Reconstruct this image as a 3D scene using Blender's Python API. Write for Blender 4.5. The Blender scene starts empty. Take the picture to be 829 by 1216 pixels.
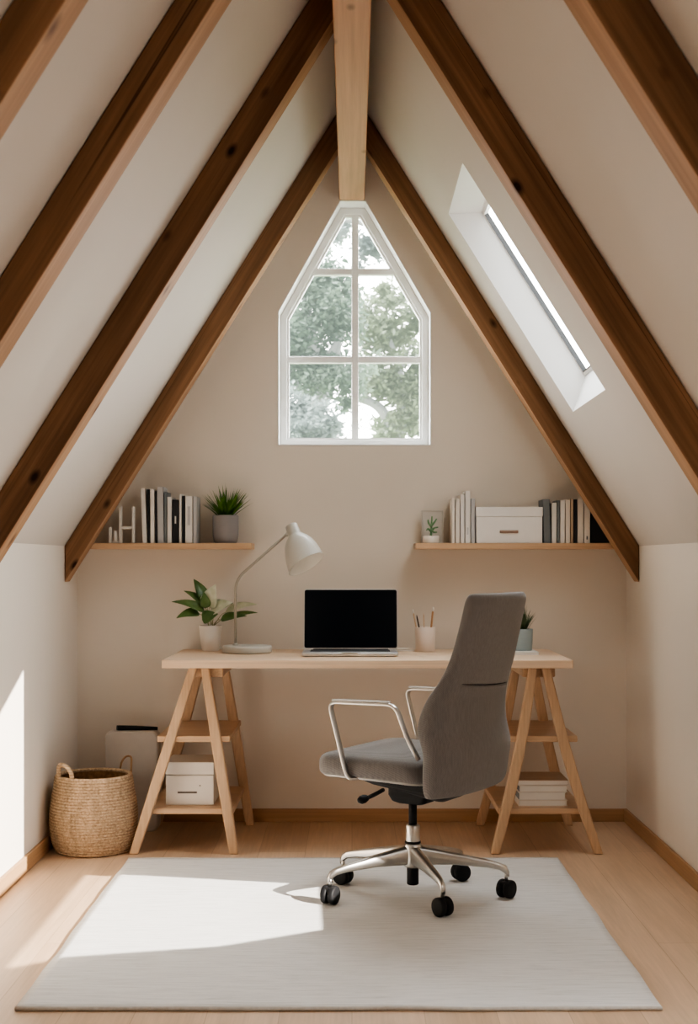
import bpy, bmesh, math, random
from mathutils import Vector, Matrix, Euler, noise
from mathutils.geometry import tessellate_polygon

random.seed(7)
SKY = 18.0
PI = math.pi
F, CX, CY, H = 1550.0, 418.0, 668.0, 1.108      # camera in pixels of the 829x1216 frame, eye height in metres


def at(px, py, Y):
    """point at depth Y seen at a pixel of the photograph"""
    return Vector(((px - CX) * Y / F, Y, H - (py - CY) * Y / F))


def ax(px, Y):
    return (px - CX) * Y / F


def az(py, Y):
    return H - (py - CY) * Y / F


scene = bpy.context.scene
COL = scene.collection

# ------------------------------------------------------------------ helpers


def tag(o, label=None, cat=None, group=None, kind=None):
    if label:
        o['label'] = label
    if cat:
        o['category'] = cat
    if group:
        o['group'] = group
    if kind:
        o['kind'] = kind
    return o


def thing(name, label, cat, loc=(0, 0, 0), group=None):
    o = bpy.data.objects.new(name, None)
    o.empty_display_size = 0.05
    COL.objects.link(o)
    o.location = loc
    return tag(o, label, cat, group)


def origin_of(o):
    v = Vector((0, 0, 0))
    while o is not None:
        v += o.location
        o = o.parent
    return v


class MB:
    """collects shapes in world coordinates"""

    def __init__(self):
        self.v = []
        self.f = []

    def add(self, vs, fs):
        k = len(self.v)
        self.v += [Vector(p) for p in vs]
        self.f += [tuple(i + k for i in q) for q in fs]
        return self

    def box(self, x0, x1, y0, y1, z0, z1):
        vs = [(x, y, z) for z in (z0, z1) for y in (y0, y1) for x in (x0, x1)]
        return self.add(vs, [(0, 2, 3, 1), (4, 5, 7, 6), (0, 1, 5, 4), (2, 6, 7, 3), (0, 4, 6, 2), (1, 3, 7, 5)])

    def rbox(self, c, u, v, w, a, b, h):
        """oriented box: centre, unit axes, half sizes"""
        c, u, v, w = Vector(c), Vector(u), Vector(v), Vector(w)
        vs = [c + u * (i * a) + v * (j * b) + w * (k * h) for k in (-1, 1) for j in (-1, 1) for i in (-1, 1)]
        return self.add(vs, [(0, 2, 3, 1), (4, 5, 7, 6), (0, 1, 5, 4), (2, 6, 7, 3), (0, 4, 6, 2), (1, 3, 7, 5)])

    def bar(self, p0, p1, w0, d0, w1=None, d1=None, side=(1, 0, 0)):
        """square bar from p0 to p1, w along `side`, d across"""
        p0, p1, s = Vector(p0), Vector(p1), Vector(side)
        t = (p1 - p0).normalized()
        s = (s - t * s.dot(t)).normalized()
        n = t.cross(s)
        w1 = w0 if w1 is None else w1
        d1 = d0 if d1 is None else d1
        vs = []
        for p, w, d in ((p0, w0, d0), (p1, w1, d1)):
            for i, j in ((-1, -1), (1, -1), (1, 1), (-1, 1)):
                vs.append(p + s * (i * w / 2) + n * (j * d / 2))
        return self.add(vs, [(0, 3, 2, 1), (4, 5, 6, 7), (0, 1, 5, 4), (1, 2, 6, 5), (2, 3, 7, 6), (3, 0, 4, 7)])

    def rings(self, rs, close=True, cap0=True, cap1=True):
        n = len(rs[0])
        vs = [p for r in rs for p in r]
        fs = []
        for i in range(len(rs) - 1):
            for j in range(n if close else n - 1):
                k = (j + 1) % n
                fs.append((i * n + j, i * n + k, (i + 1) * n + k, (i + 1) * n + j))
        if cap0:
            fs.append(tuple(reversed(range(n))))
        if cap1:
            fs.append(tuple((len(rs) - 1) * n + j for j in range(n)))
        return self.add(vs, fs)

    def tube(self, pts, r, n=10, cap=True):
        pts = [Vector(p) for p in pts]
        rr = r if isinstance(r, (list, tuple)) else [r] * len(pts)
        rs = []
        t = (pts[1] - pts[0]).normalized()
        s = t.orthogonal().normalized()
        for i, p in enumerate(pts):
            a = pts[max(i - 1, 0)]
            b = pts[min(i + 1, len(pts) - 1)]
            t = (b - a).normalized()
            s = (s - t * s.dot(t)).normalized()
            q = t.cross(s)
            rs.append([p + (s * math.cos(2 * PI * k / n) + q * math.sin(2 * PI * k / n)) * rr[i] for k in range(n)])
        return self.rings(rs, True, cap, cap)

    def lathe(self, c, prof, n=40, axis=(0, 0, 1), cap0=True, cap1=True):
        """prof: (distance along axis, radius)"""
        c, w = Vector(c), Vector(axis).normalized()
        s = w.orthogonal().normalized() if abs(w.z) < 0.999 else Vector((1, 0, 0))
        q = w.cross(s)
        rs = [[c + w * h + (s * math.cos(2 * PI * k / n) + q * math.sin(2 * PI * k / n)) * r for k in range(n)] for h, r in prof]
        return self.rings(rs, True, cap0, cap1)

    def shear(self, c, axis, side, h0, k):
        c, axis, side = Vector(c), Vector(axis).normalized(), Vector(side).normalized()
        for p in self.v:
            h = (p - c).dot(axis)
            if h > h0:
                p += axis * ((p - c).dot(side) * k * (h - h0) / .11)
        return self

    def build(self, name, mat, parent=None, smooth=False, bevel=0, seg=2, sub=0, rot=None, loc=None, angle=40):
        o_ = origin_of(parent) if parent is not None else Vector((0, 0, 0))
        base = Vector(loc) if loc is not None else (o_ if parent is not None else Vector((0, 0, 0)))
        if parent is None and loc is None:
            xs = [p.x for p in self.v]
            ys = [p.y for p in self.v]
            zs = [p.z for p in self.v]
            base = Vector(((min(xs) + max(xs)) / 2, (min(ys) + max(ys)) / 2, min(zs)))
        inv = rot.inverted() if rot is not None else None
        vs = [(p - base) for p in self.v]
        if inv is not None:
            vs = [inv @ p for p in vs]
        m = bpy.data.meshes.new(name)
        m.from_pydata([tuple(p) for p in vs], [], self.f)
        bm = bmesh.new()
        bm.from_mesh(m)
        bmesh.ops.recalc_face_normals(bm, faces=bm.faces)
        bm.to_mesh(m)
        bm.free()
        m.materials.append(mat)
        if smooth:
            m.shade_smooth()
        o = bpy.data.objects.new(name, m)
        COL.objects.link(o)
        o.location = base - o_
        if rot is not None:
            o.rotation_euler = rot.to_euler()
        if parent is not None:
            o.parent = parent
        if bevel:
            b = o.modifiers.new('edge', 'BEVEL')
            b.width = bevel
            b.segments = seg
            b.limit_method = 'ANGLE'
            b.angle_limit = math.radians(angle)
        if sub:
            s = o.modifiers.new('soft', 'SUBSURF')
            s.levels = sub
            s.render_levels = sub
        return o


def struct(o, kind='structure'):
    o['kind'] = kind
    return o


def copy_part(src, parent, loc, rotz=0.0):
    c = src.copy()
    COL.objects.link(c)
    c.parent = parent
    c.location = loc
    c.rotation_euler = (0, 0, rotz)
    for ch in src.children:
        d = ch.copy()
        COL.objects.link(d)
        d.parent = c
    return c


def holed(outer, holes, to3, thick):
    """flat panel with holes: outline and holes are 2D lists, to3(a, b, d) gives the point at depth d"""
    mb = MB()
    loops = [outer] + holes
    flat = [p for l in loops for p in l]
    tris = tessellate_polygon([[Vector((a, b, 0)) for a, b in l] for l in loops])
    n = len(flat)
    vs = [to3(a, b, 0) for a, b in flat] + [to3(a, b, thick) for a, b in flat]
    fs = [tuple(t) for t in tris] + [tuple(i + n for i in reversed(t)) for t in tris]
    k = 0
    for l in loops:
        m = len(l)
        for i in range(m):
            j = (i + 1) % m
            fs.append((k + i, k + j, k + j + n, k + i + n))
        k += m
    return mb.add(vs, fs)


def catmull(pts, m=8):
    pts = [Vector(p) for p in pts]
    P = [pts[0] * 2 - pts[1]] + pts + [pts[-1] * 2 - pts[-2]]
    out = []
    for i in range(1, len(P) - 2):
        for k in range(m):
            t = k / m
            a, b, c, d = P[i - 1], P[i], P[i + 1], P[i + 2]
            out.append(0.5 * ((2 * b) + (c - a) * t + (2 * a - 5 * b + 4 * c - d) * t * t + (3 * b - a - 3 * c + d) * t ** 3))
    out.append(pts[-1])
    return out


def fillet(pts, r, m=6):
    """polyline with rounded corners"""
    pts = [Vector(p) for p in pts]
    out = [pts[0]]
    for i in range(1, len(pts) - 1):
        p, a, b = pts[i], pts[i - 1], pts[i + 1]
        ra = min(r, (p - a).length * .45)
        rb = min(r, (b - p).length * .45)
        q0 = p + (a - p).normalized() * ra
        q1 = p + (b - p).normalized() * rb
        for k in range(m + 1):
            t = k / m
            out.append(q0 * (1 - t) ** 2 + p * 2 * t * (1 - t) + q1 * t * t)
    out.append(pts[-1])
    return out


def interp(xs, ys, x):
    """monotone-ish smooth interpolation"""
    if x <= xs[0]:
        return ys[0]
    if x >= xs[-1]:
        return ys[-1]
    for i in range(len(xs) - 1):
        if xs[i] <= x <= xs[i + 1]:
            t = (x - xs[i]) / (xs[i + 1] - xs[i])

            def sl(k):
                if k <= 0:
                    return (ys[1] - ys[0]) / (xs[1] - xs[0])
                if k >= len(xs) - 1:
                    return (ys[-1] - ys[-2]) / (xs[-1] - xs[-2])
                return (ys[k + 1] - ys[k - 1]) / (xs[k + 1] - xs[k - 1])
            h = xs[i + 1] - xs[i]
            m0, m1 = sl(i) * h, sl(i + 1) * h
            t2, t3 = t * t, t ** 3
            return (2 * t3 - 3 * t2 + 1) * ys[i] + (t3 - 2 * t2 + t) * m0 + (-2 * t3 + 3 * t2) * ys[i + 1] + (t3 - t2) * m1


# ------------------------------------------------------------------ materials


def srgb(r, g, b):
    def c(x):
        x /= 255.0
        return x / 12.92 if x <= 0.04045 else ((x + 0.055) / 1.055) ** 2.4
    return (c(r), c(g), c(b), 1.0)


class NT:
    def __init__(self, name):
        self.m = bpy.data.materials.new(name)
        self.m.use_nodes = True
        self.t = self.m.node_tree
        self.t.nodes.clear()
        self.out = self.n('ShaderNodeOutputMaterial')

    def n(self, typ, **kw):
        x = self.t.nodes.new(typ)
        for k, v in kw.items():
            if k in x.inputs.keys() if hasattr(x, 'inputs') else False:
                x.inputs[k].default_value = v
            else:
                setattr(x, k, v)
        return x

    def l(self, a, b):
        self.t.links.new(a, b)


def principled(nt, rough=0.5, metal=0.0, spec=0.5):
    p = nt.n('ShaderNodeBsdfPrincipled')
    p.inputs['Roughness'].default_value = rough
    p.inputs['Metallic'].default_value = metal
    p.inputs['Specular IOR Level'].default_value = spec
    nt.l(p.outputs[0], nt.out.inputs[0])
    return p


def mix_rgb(nt, fac, a, b, mode='MIX'):
    x = nt.n('ShaderNodeMix')
    x.data_type = 'RGBA'
    x.blend_type = mode
    for sock, val in ((x.inputs[0], fac), (x.inputs[6], a), (x.inputs[7], b)):
        if hasattr(val, 'is_linked') or hasattr(val, 'links'):
            nt.l(val, sock)
        else:
            sock.default_value = val
    return x.outputs[2]


def ramp(nt, src, stops):
    r = nt.n('ShaderNodeValToRGB')
    e = r.color_ramp.elements
    while len(e) < len(stops):
        e.new(0.5)
    for i, (p, c) in enumerate(stops):
        e[i].position = p
        e[i].color = c
    nt.l(src, r.inputs[0])
    return r.outputs[0]


def coords(nt, scale=(1, 1, 1), rand=False, rot=(0, 0, 0)):
    tc = nt.n('ShaderNodeTexCoord')
    mp = nt.n('ShaderNodeMapping')
    mp.inputs['Scale'].default_value = scale
    mp.inputs['Rotation'].default_value = rot
    nt.l(tc.outputs['Object'], mp.inputs[0])
    if rand:
        oi = nt.n('ShaderNodeObjectInfo')
        mu = nt.n('ShaderNodeMath')
        mu.operation = 'MULTIPLY'
        mu.inputs[1].default_value = 37.0
        nt.l(oi.outputs['Random'], mu.inputs[0])
        nt.l(mu.outputs[0], mp.inputs['Location'])
    return mp.outputs[0]


def noise_tex(nt, vec, scale=5, detail=3, rough=0.5, dist=0.0):
    x = nt.n('ShaderNodeTexNoise')
    x.inputs['Scale'].default_value = scale
    x.inputs['Detail'].default_value = detail
    x.inputs['Roughness'].default_value = rough
    x.inputs['Distortion'].default_value = dist
    nt.l(vec, x.inputs['Vector'])
    return x.outputs['Fac']


def bump(nt, p, h, strength=0.2, dist=0.01):
    b = nt.n('ShaderNodeBump')
    b.inputs['Strength'].default_value = strength
    b.inputs['Distance'].default_value = dist
    nt.l(h, b.inputs['Height'])
    nt.l(b.outputs[0], p.inputs['Normal'])


def plain(name, c, rough=0.5, metal=0.0, spec=0.5, vary=0.04, scale=8, bmp=0.0):
    nt = NT(name)
    p = principled(nt, rough, metal, spec)
    v = coords(nt)
    nz = noise_tex(nt, v, scale, 4)
    d = tuple(max(0, x * (1 - vary)) for x in c[:3]) + (1,)
    e = tuple(min(1, x * (1 + vary)) for x in c[:3]) + (1,)
    nt.l(ramp(nt, nz, [(0.3, d), (0.7, e)]), p.inputs['Base Color'])
    if bmp:
        bump(nt, p, noise_tex(nt, v, scale * 30, 3), bmp, 0.002)
    return nt.m


def wood(name, light, dark, axis=0, across=9.0, along=0.55, rough=0.5, knots=0.0, knot_col=None, contrast=(0.3, 0.7), spec=0.3, crack=False):
    nt = NT(name)
    p = principled(nt, rough, 0, spec)
    sc = [across] * 3
    sc[axis] = along
    v = coords(nt, tuple(sc), rand=True)
    n1 = noise_tex(nt, v, 1.0, 5, 0.6, 0.6)
    sc2 = [across * 9] * 3
    sc2[axis] = along * 3
    v2 = coords(nt, tuple(sc2), rand=True)
    n2 = noise_tex(nt, v2, 1.0, 3, 0.6)
    base = ramp(nt, n1, [(contrast[0], dark), (contrast[1], light)])
    lo = 0.55 if crack else 0.78
    fine = ramp(nt, n2, [(0.25, (lo, lo, lo, 1)), (0.75, (1.12, 1.12, 1.12, 1))])
    col = mix_rgb(nt, 0.8, base, fine, 'MULTIPLY')
    if knots:
        sk = [8.5] * 3
        sk[axis] = 4.6
        vk = coords(nt, tuple(sk), rand=True)
        vo = nt.n('ShaderNodeTexVoronoi')
        vo.inputs['Scale'].default_value = 1.0
        nt.l(vk, vo.inputs['Vector'])
        kf = ramp(nt, vo.outputs['Distance'], [(0.05, (1, 1, 1, 1)), (0.09 + 0.13 * knots, (0, 0, 0, 1))])
        col = mix_rgb(nt, kf, col, knot_col or tuple(x * 0.45 for x in dark[:3]) + (1,))
    if crack:
        sk = [6.5] * 3
        sk[axis] = 0.09
        vk = coords(nt, tuple(sk), rand=True)
        nk = noise_tex(nt, vk, 1.3, 2, 0.4, 0.2)
        kf = ramp(nt, nk, [(0.4965, (0, 0, 0, 1)), (0.5, (0.85, 0.85, 0.85, 1)), (0.5035, (0, 0, 0, 1))])
        col = mix_rgb(nt, kf, col, tuple(x * 0.3 for x in dark[:3]) + (1,))
    nt.l(col, p.inputs['Base Color'])
    bump(nt, p, n2, 0.12, 0.003)
    return nt.m


M = {}
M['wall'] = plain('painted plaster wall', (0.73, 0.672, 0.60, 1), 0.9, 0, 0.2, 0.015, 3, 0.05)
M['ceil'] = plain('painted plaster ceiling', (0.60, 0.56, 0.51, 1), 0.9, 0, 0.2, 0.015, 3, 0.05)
M['dimming'] = plain('dark timber boards', (0.10, 0.07, 0.05, 1), 0.8)  # unseen front wall kept dark so less light reaches the rafter fronts
M['white'] = plain('white paint', (0.80, 0.80, 0.79, 1), 0.45, 0, 0.4, 0.01)
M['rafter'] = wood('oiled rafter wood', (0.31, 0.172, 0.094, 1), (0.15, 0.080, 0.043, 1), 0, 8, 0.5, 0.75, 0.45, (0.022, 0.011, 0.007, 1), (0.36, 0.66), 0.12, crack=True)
M['rafter_under'] = wood('lit rafter underside', (0.48, 0.30, 0.18, 1), (0.31, 0.18, 0.10, 1), 0, 10, 0.5, 0.7, 0.7, (0.12, 0.06, 0.035, 1), (0.3, 0.7), 0.12)  # lighter copy of the rafter wood; light from below put into the colour
M['ridge'] = wood('pale ridge wood', (0.52, 0.285, 0.17, 1), (0.38, 0.195, 0.11, 1), 1, 9, 0.6, 0.55, 0.45, (0.16, 0.075, 0.035, 1))
M['oak_x'] = wood('pale oak along x', (0.62, 0.43, 0.28, 1), (0.51, 0.335, 0.205, 1), 0, 14, 0.8, 0.42)
M['oak_desk'] = wood('lit desk oak', (0.74, 0.565, 0.41, 1), (0.65, 0.47, 0.32, 1), 0, 14, 0.8, 0.42)  # lighter oak copy; window light on the desk put into the colour
M['oak_y'] = wood('pale oak along y', (0.60, 0.415, 0.27, 1), (0.49, 0.32, 0.195, 1), 1, 14, 0.8, 0.42)
M['oak_z'] = wood('pale oak along z', (0.60, 0.42, 0.275, 1), (0.50, 0.33, 0.205, 1), 2, 14, 0.8, 0.42)
M['skirt_x'] = wood('skirting oak along x', (0.47, 0.29, 0.155, 1), (0.38, 0.22, 0.115, 1), 0, 12, 0.8, 0.5)
M['skirt_y'] = wood('skirting oak along y', (0.47, 0.29, 0.155, 1), (0.38, 0.22, 0.115, 1), 1, 12, 0.8, 0.5)
M['silver'] = plain('brushed aluminium', (0.60, 0.58, 0.55, 1), 0.28, 1.0, 0.5, 0.03, 20)
M['laptop'] = plain('laptop aluminium', (0.70, 0.69, 0.68, 1), 0.35, 0.8, 0.5, 0.02, 20)
M['black'] = plain('black plastic', (0.010, 0.010, 0.011, 1), 0.6, 0, 0.2, 0.1)
M['screen'] = plain('dark laptop screen', (0.0035, 0.005, 0.008, 1), 0.14, 0, 0.18, 0.02)
M['keys'] = plain('laptop keys', (0.03, 0.03, 0.035, 1), 0.5)
M['lamp'] = plain('warm grey lamp enamel', (0.50, 0.485, 0.44, 1), 0.4, 0, 0.5, 0.02)
M['lamp_stem'] = plain('olive grey enamel', (0.36, 0.33, 0.27, 1), 0.35, 0, 0.5, 0.02)
M['lamp_in'] = plain('white lamp lining', (0.88, 0.87, 0.83, 1), 0.5)
M['pot_white'] = plain('white ceramic', (0.78, 0.74, 0.69, 1), 0.4, 0, 0.5, 0.02)
M['pot_grey'] = plain('grey ceramic', (0.25, 0.235, 0.235, 1), 0.6, 0, 0.3, 0.05)
M['pot_blue'] = plain('blue grey ceramic', (0.30, 0.36, 0.37, 1), 0.55, 0, 0.3, 0.05)
M['cup'] = plain('blush ceramic', (0.76, 0.66, 0.58, 1), 0.5, 0, 0.4, 0.02)
M['soil'] = plain('potting soil', (0.03, 0.02, 0.014, 1), 0.95, 0, 0.1, 0.4, 60, 0.5)
M['paper'] = plain('white paper', (0.80, 0.78, 0.74, 1), 0.8, 0, 0.2, 0.02)
M['box'] = plain('white card box', (0.76, 0.745, 0.72, 1), 0.6, 0, 0.3, 0.02)
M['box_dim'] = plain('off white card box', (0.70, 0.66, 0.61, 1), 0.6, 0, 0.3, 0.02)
M['bronze'] = plain('bronze handle', (0.30, 0.20, 0.15, 1), 0.4, 0.4)
M['dark_slot'] = plain('dark slot', (0.10, 0.085, 0.075, 1), 0.7)
M['b_white'] = plain('white book cover', (0.72, 0.70, 0.67, 1), 0.6, 0, 0.3, 0.03)
M['b_cream'] = plain('cream book cover', (0.72, 0.67, 0.60, 1), 0.6, 0, 0.3, 0.03)
M['b_grey'] = plain('grey book cover', (0.46, 0.46, 0.465, 1), 0.6, 0, 0.3, 0.03)
M['b_slate'] = plain('slate book cover', (0.17, 0.19, 0.20, 1), 0.6, 0, 0.3, 0.05)
M['b_black'] = plain('black book cover', (0.018, 0.018, 0.02, 1), 0.6, 0, 0.3, 0.1)
M['b_tan'] = plain('tan book cover', (0.46, 0.34, 0.24, 1), 0.6, 0, 0.3, 0.05)
M['pages'] = plain('book pages', (0.72, 0.66, 0.57, 1), 0.9, 0, 0.1, 0.03, 40)
M['ornament'] = plain('matt white ornament', (0.66, 0.64, 0.60, 1), 0.6)
M['bag'] = plain('pale grey canvas', (0.54, 0.505, 0.47, 1), 0.9, 0, 0.1, 0.03, 30, 0.1)
M['pencil'] = plain('pencil wood', (0.50, 0.27, 0.13, 1), 0.5, 0, 0.4, 0.05)
M['pencil_pale'] = plain('pale pencil wood', (0.64, 0.46, 0.30, 1), 0.5, 0, 0.4, 0.05)
M['dark_pencil'] = plain('dark pencil', (0.06, 0.035, 0.025, 1), 0.5)
M['handle_brown'] = plain('brown strap', (0.28, 0.17, 0.09, 1), 0.7, 0, 0.2, 0.1, 30)


def leaf_mat(name, c, c2, scale=14, trans=0.25, em=0.0, emc=(0.8, 0.9, 0.85, 1), rough=0.4):
    nt = NT(name)
    p = principled(nt, rough, 0, 0.4)
    v = coords(nt)
    col = ramp(nt, noise_tex(nt, v, scale, 3), [(0.3, c), (0.7, c2)])
    nt.l(col, p.inputs['Base Color'])
    tr = nt.n('ShaderNodeBsdfTranslucent')
    nt.l(col, tr.inputs[0])
    mx = nt.n('ShaderNodeMixShader')
    mx.inputs[0].default_value = trans
    nt.l(p.outputs[0], mx.inputs[1])
    nt.l(tr.outputs[0], mx.inputs[2])
    nt.l(mx.outputs[0], nt.out.inputs[0])
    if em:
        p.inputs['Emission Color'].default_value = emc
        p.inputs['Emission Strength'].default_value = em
    return nt.m


M['leaf'] = leaf_mat('rubber plant leaf', (0.055, 0.12, 0.03, 1), (0.15, 0.25, 0.08, 1), 16, 0.2, rough=0.3)
M['leaf_lit'] = leaf_mat('sunlit rubber plant leaf', (0.55, 0.60, 0.42, 1), (0.85, 0.86, 0.74, 1), 22, 0.3, rough=0.35)  # bright copy of the leaf; sunlight put into the colour
M['stem'] = plain('plant stem', (0.30, 0.30, 0.14, 1), 0.6)
M['grass'] = leaf_mat('green grass blades', (0.025, 0.09, 0.008, 1), (0.11, 0.24, 0.025, 1), 30, 0.25)
M['grass_dim'] = leaf_mat('dull grass blades', (0.04, 0.075, 0.03, 1), (0.13, 0.18, 0.09, 1), 30, 0.25)
M['cactus'] = leaf_mat('small cactus', (0.10, 0.22, 0.10, 1), (0.20, 0.34, 0.18, 1), 30, 0.1)


def fabric():
    nt = NT('grey woven upholstery')
    p = principled(nt, 0.95, 0, 0.15)
    v = coords(nt)
    a = nt.n('ShaderNodeTexWave')
    a.bands_direction = 'Z'
    a.inputs['Scale'].default_value = 120
    a.inputs['Distortion'].default_value = 1.2
    nt.l(v, a.inputs[0])
    b = nt.n('ShaderNodeTexWave')
    b.bands_direction = 'DIAGONAL'
    b.inputs['Scale'].default_value = 95
    b.inputs['Distortion'].default_value = 1.2
    nt.l(v, b.inputs[0])
    w = mix_rgb(nt, 0.5, a.outputs['Color'], b.outputs['Color'])
    vs = coords(nt, (260, 260, 25))
    nz = noise_tex(nt, vs, 1, 3)
    mixd = mix_rgb(nt, 0.55, w, nz)
    nt.l(ramp(nt, mixd, [(0.2, (0.115, 0.108, 0.104, 1)), (0.8, (0.225, 0.212, 0.204, 1))]), p.inputs['Base Color'])
    p.inputs['Sheen Weight'].default_value = 0.25
    bump(nt, p, w, 0.25, 0.0015)
    return nt.m


M['fabric'] = fabric()


def rug_mat():
    nt = NT('flat woven rug')
    p = principled(nt, 0.95, 0, 0.1)
    v = coords(nt, (6, 130, 1))
    n1 = noise_tex(nt, v, 1, 4, 0.6, 0.3)
    v3 = coords(nt, (14, 160, 1))
    n3 = noise_tex(nt, v3, 1, 3, 0.6)
    w = nt.n('ShaderNodeTexWave')
    w.bands_direction = 'Y'
    w.inputs['Scale'].default_value = 45
    w.inputs['Distortion'].default_value = 2.5
    w.inputs['Detail'].default_value = 2
    nt.l(coords(nt), w.inputs[0])
    c = ramp(nt, n1, [(0.32, (0.60, 0.595, 0.58, 1)), (0.52, (0.70, 0.695, 0.68, 1)), (0.8, (0.75, 0.745, 0.735, 1))])
    g = ramp(nt, n3, [(0.30, (0.80, 0.80, 0.79, 1)), (0.45, (1, 1, 1, 1))])
    c = mix_rgb(nt, 0.7, c, g, 'MULTIPLY')
    nt.l(c, p.inputs['Base Color'])
    h = mix_rgb(nt, 0.5, w.outputs['Color'], n3)
    bump(nt, p, h, 0.5, 0.004)
    return nt.m


M['rug'] = rug_mat()


def floor_mat():
    nt = NT('oak plank floor')
    p = principled(nt, 0.38, 0, 0.35)
    tc = nt.n('ShaderNodeTexCoord')
    sp = nt.n('ShaderNodeSeparateXYZ')
    nt.l(tc.outputs['Object'], sp.inputs[0])
    cb = nt.n('ShaderNodeCombineXYZ')
    nt.l(sp.outputs['Y'], cb.inputs['X'])
    nt.l(sp.outputs['X'], cb.inputs['Y'])
    br = nt.n('ShaderNodeTexBrick')
    br.offset = 0.37
    br.inputs['Color1'].default_value = (0.56, 0.39, 0.26, 1)
    br.inputs['Color2'].default_value = (0.66, 0.48, 0.335, 1)
    br.inputs['Mortar'].default_value = (0.43, 0.29, 0.185, 1)
    br.inputs['Scale'].default_value = 1.0
    br.inputs['Mortar Size'].default_value = 0.0012
    br.inputs['Mortar Smooth'].default_value = 0.3
    br.inputs['Brick Width'].default_value = 1.9
    br.inputs['Row Height'].default_value = 0.178
    nt.l(cb.outputs[0], br.inputs['Vector'])
    v = coords(nt, (13, 0.9, 1))
    n1 = noise_tex(nt, v, 1, 5, 0.65, 0.8)
    g = ramp(nt, n1, [(0.3, (0.82, 0.80, 0.77, 1)), (0.65, (1.06, 1.06, 1.06, 1))])
    v2 = coords(nt, (120, 4, 1))
    n2 = noise_tex(nt, v2, 1, 3, 0.6)
    g2 = ramp(nt, n2, [(0.3, (0.88, 0.88, 0.87, 1)), (0.7, (1.05, 1.05, 1.05, 1))])
    c = mix_rgb(nt, 0.8, br.outputs['Color'], g, 'MULTIPLY')
    c = mix_rgb(nt, 0.8, c, g2, 'MULTIPLY')
    nt.l(c, p.inputs['Base Color'])
    rr = nt.n('ShaderNodeMapRange')
    rr.inputs['To Min'].default_value = 0.32
    rr.inputs['To Max'].default_value = 0.48
    nt.l(n1, rr.inputs['Value'])
    nt.l(rr.outputs[0], p.inputs['Roughness'])
    return nt.m


M['floor'] = floor_mat()


def glass_mat():
    nt = NT('clear window glass')
    tr = nt.n('ShaderNodeBsdfTransparent')
    tr.inputs[0].default_value = (0.97, 0.985, 0.98, 1)
    gl = nt.n('ShaderNodeBsdfGlossy')
    gl.inputs['Roughness'].default_value = 0.02
    lw = nt.n('ShaderNodeFresnel')
    lw.inputs['IOR'].default_value = 1.45
    mu = nt.n('ShaderNodeMath')
    mu.operation = 'MULTIPLY'
    mu.inputs[1].default_value = 0.25
    nt.l(lw.outputs[0], mu.inputs[0])
    mx = nt.n('ShaderNodeMixShader')
    nt.l(mu.outputs[0], mx.inputs[0])
    nt.l(tr.outputs[0], mx.inputs[1])
    nt.l(gl.outputs[0], mx.inputs[2])
    nt.l(mx.outputs[0], nt.out.inputs[0])
    return nt.m


M['glass'] = glass_mat()


def basket_mat():
    nt = NT('braided seagrass')
    p = principled(nt, 0.9, 0, 0.15)
    v = coords(nt)
    n0 = noise_tex(nt, v, 120, 2, 0.55)
    vv = coords(nt, (30, 30, 6))
    n1 = noise_tex(nt, vv, 1, 2)
    c = ramp(nt, n0, [(0.3, (0.37, 0.265, 0.175, 1)), (0.5, (0.57, 0.43, 0.295, 1)), (0.72, (0.70, 0.56, 0.41, 1))])
    g = ramp(nt, n1, [(0.35, (0.82, 0.80, 0.78, 1)), (0.65, (1.08, 1.05, 1.02, 1))])
    c = mix_rgb(nt, 0.8, c, g, 'MULTIPLY')
    wv = nt.n('ShaderNodeTexWave')
    wv.bands_direction = 'Z'
    wv.inputs['Scale'].default_value = 26 / .288 / 3.18
    wv.inputs['Phase Offset'].default_value = 0.0
    wv.inputs['Distortion'].default_value = 0.6
    wv.inputs['Detail Scale'].default_value = 20
    nt.l(v, wv.inputs[0])
    c = mix_rgb(nt, 0.55, c, ramp(nt, wv.outputs['Color'], [(0.08, (0.45, 0.38, 0.32, 1)), (0.4, (1, 1, 1, 1))]), 'MULTIPLY')  # dark lines between rows; shade of the gaps put into the colour
    nt.l(c, p.inputs['Base Color'])
    bump(nt, p, n0, 0.5, 0.004)
    return nt.m


M['basket'] = basket_mat()
M['basket_in'] = plain('basket inside', (0.24, 0.13, 0.06, 1), 0.95, 0, 0.1, 0.3, 60, 0.4)

# trees beyond the window: leaf and bark glow stands in for haze
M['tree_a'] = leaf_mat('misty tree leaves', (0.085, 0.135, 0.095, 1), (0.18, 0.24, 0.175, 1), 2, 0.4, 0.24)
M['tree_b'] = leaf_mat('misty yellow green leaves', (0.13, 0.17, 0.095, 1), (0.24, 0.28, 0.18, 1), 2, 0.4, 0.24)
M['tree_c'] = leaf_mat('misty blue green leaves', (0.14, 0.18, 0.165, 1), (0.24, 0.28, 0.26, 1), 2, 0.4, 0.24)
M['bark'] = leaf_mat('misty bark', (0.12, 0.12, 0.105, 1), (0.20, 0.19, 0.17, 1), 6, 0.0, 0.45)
M['lawn'] = plain('lawn', (0.10, 0.14, 0.06, 1), 0.95, 0, 0.1, 0.2, 3)

# ------------------------------------------------------------------ room shell
W = 1.175                  # half width between the knee walls
S = 1.59                   # roof slope
APEX = 3.044
ZK = APEX - S * W          # top of the knee walls
YB, YF = 5.59, -1.3        # gable wall and the wall behind the camera
LEN = math.sqrt(1 + S * S)
NR = Vector((S / LEN, 0, 1 / LEN))     # outward normal, right slope

# floor
MB().box(-W - .1, W + .1, YF - .1, YB + .2, -0.06, 0).build('floor', M['floor'], loc=(0, 0, 0))['kind'] = 'structure'

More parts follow.
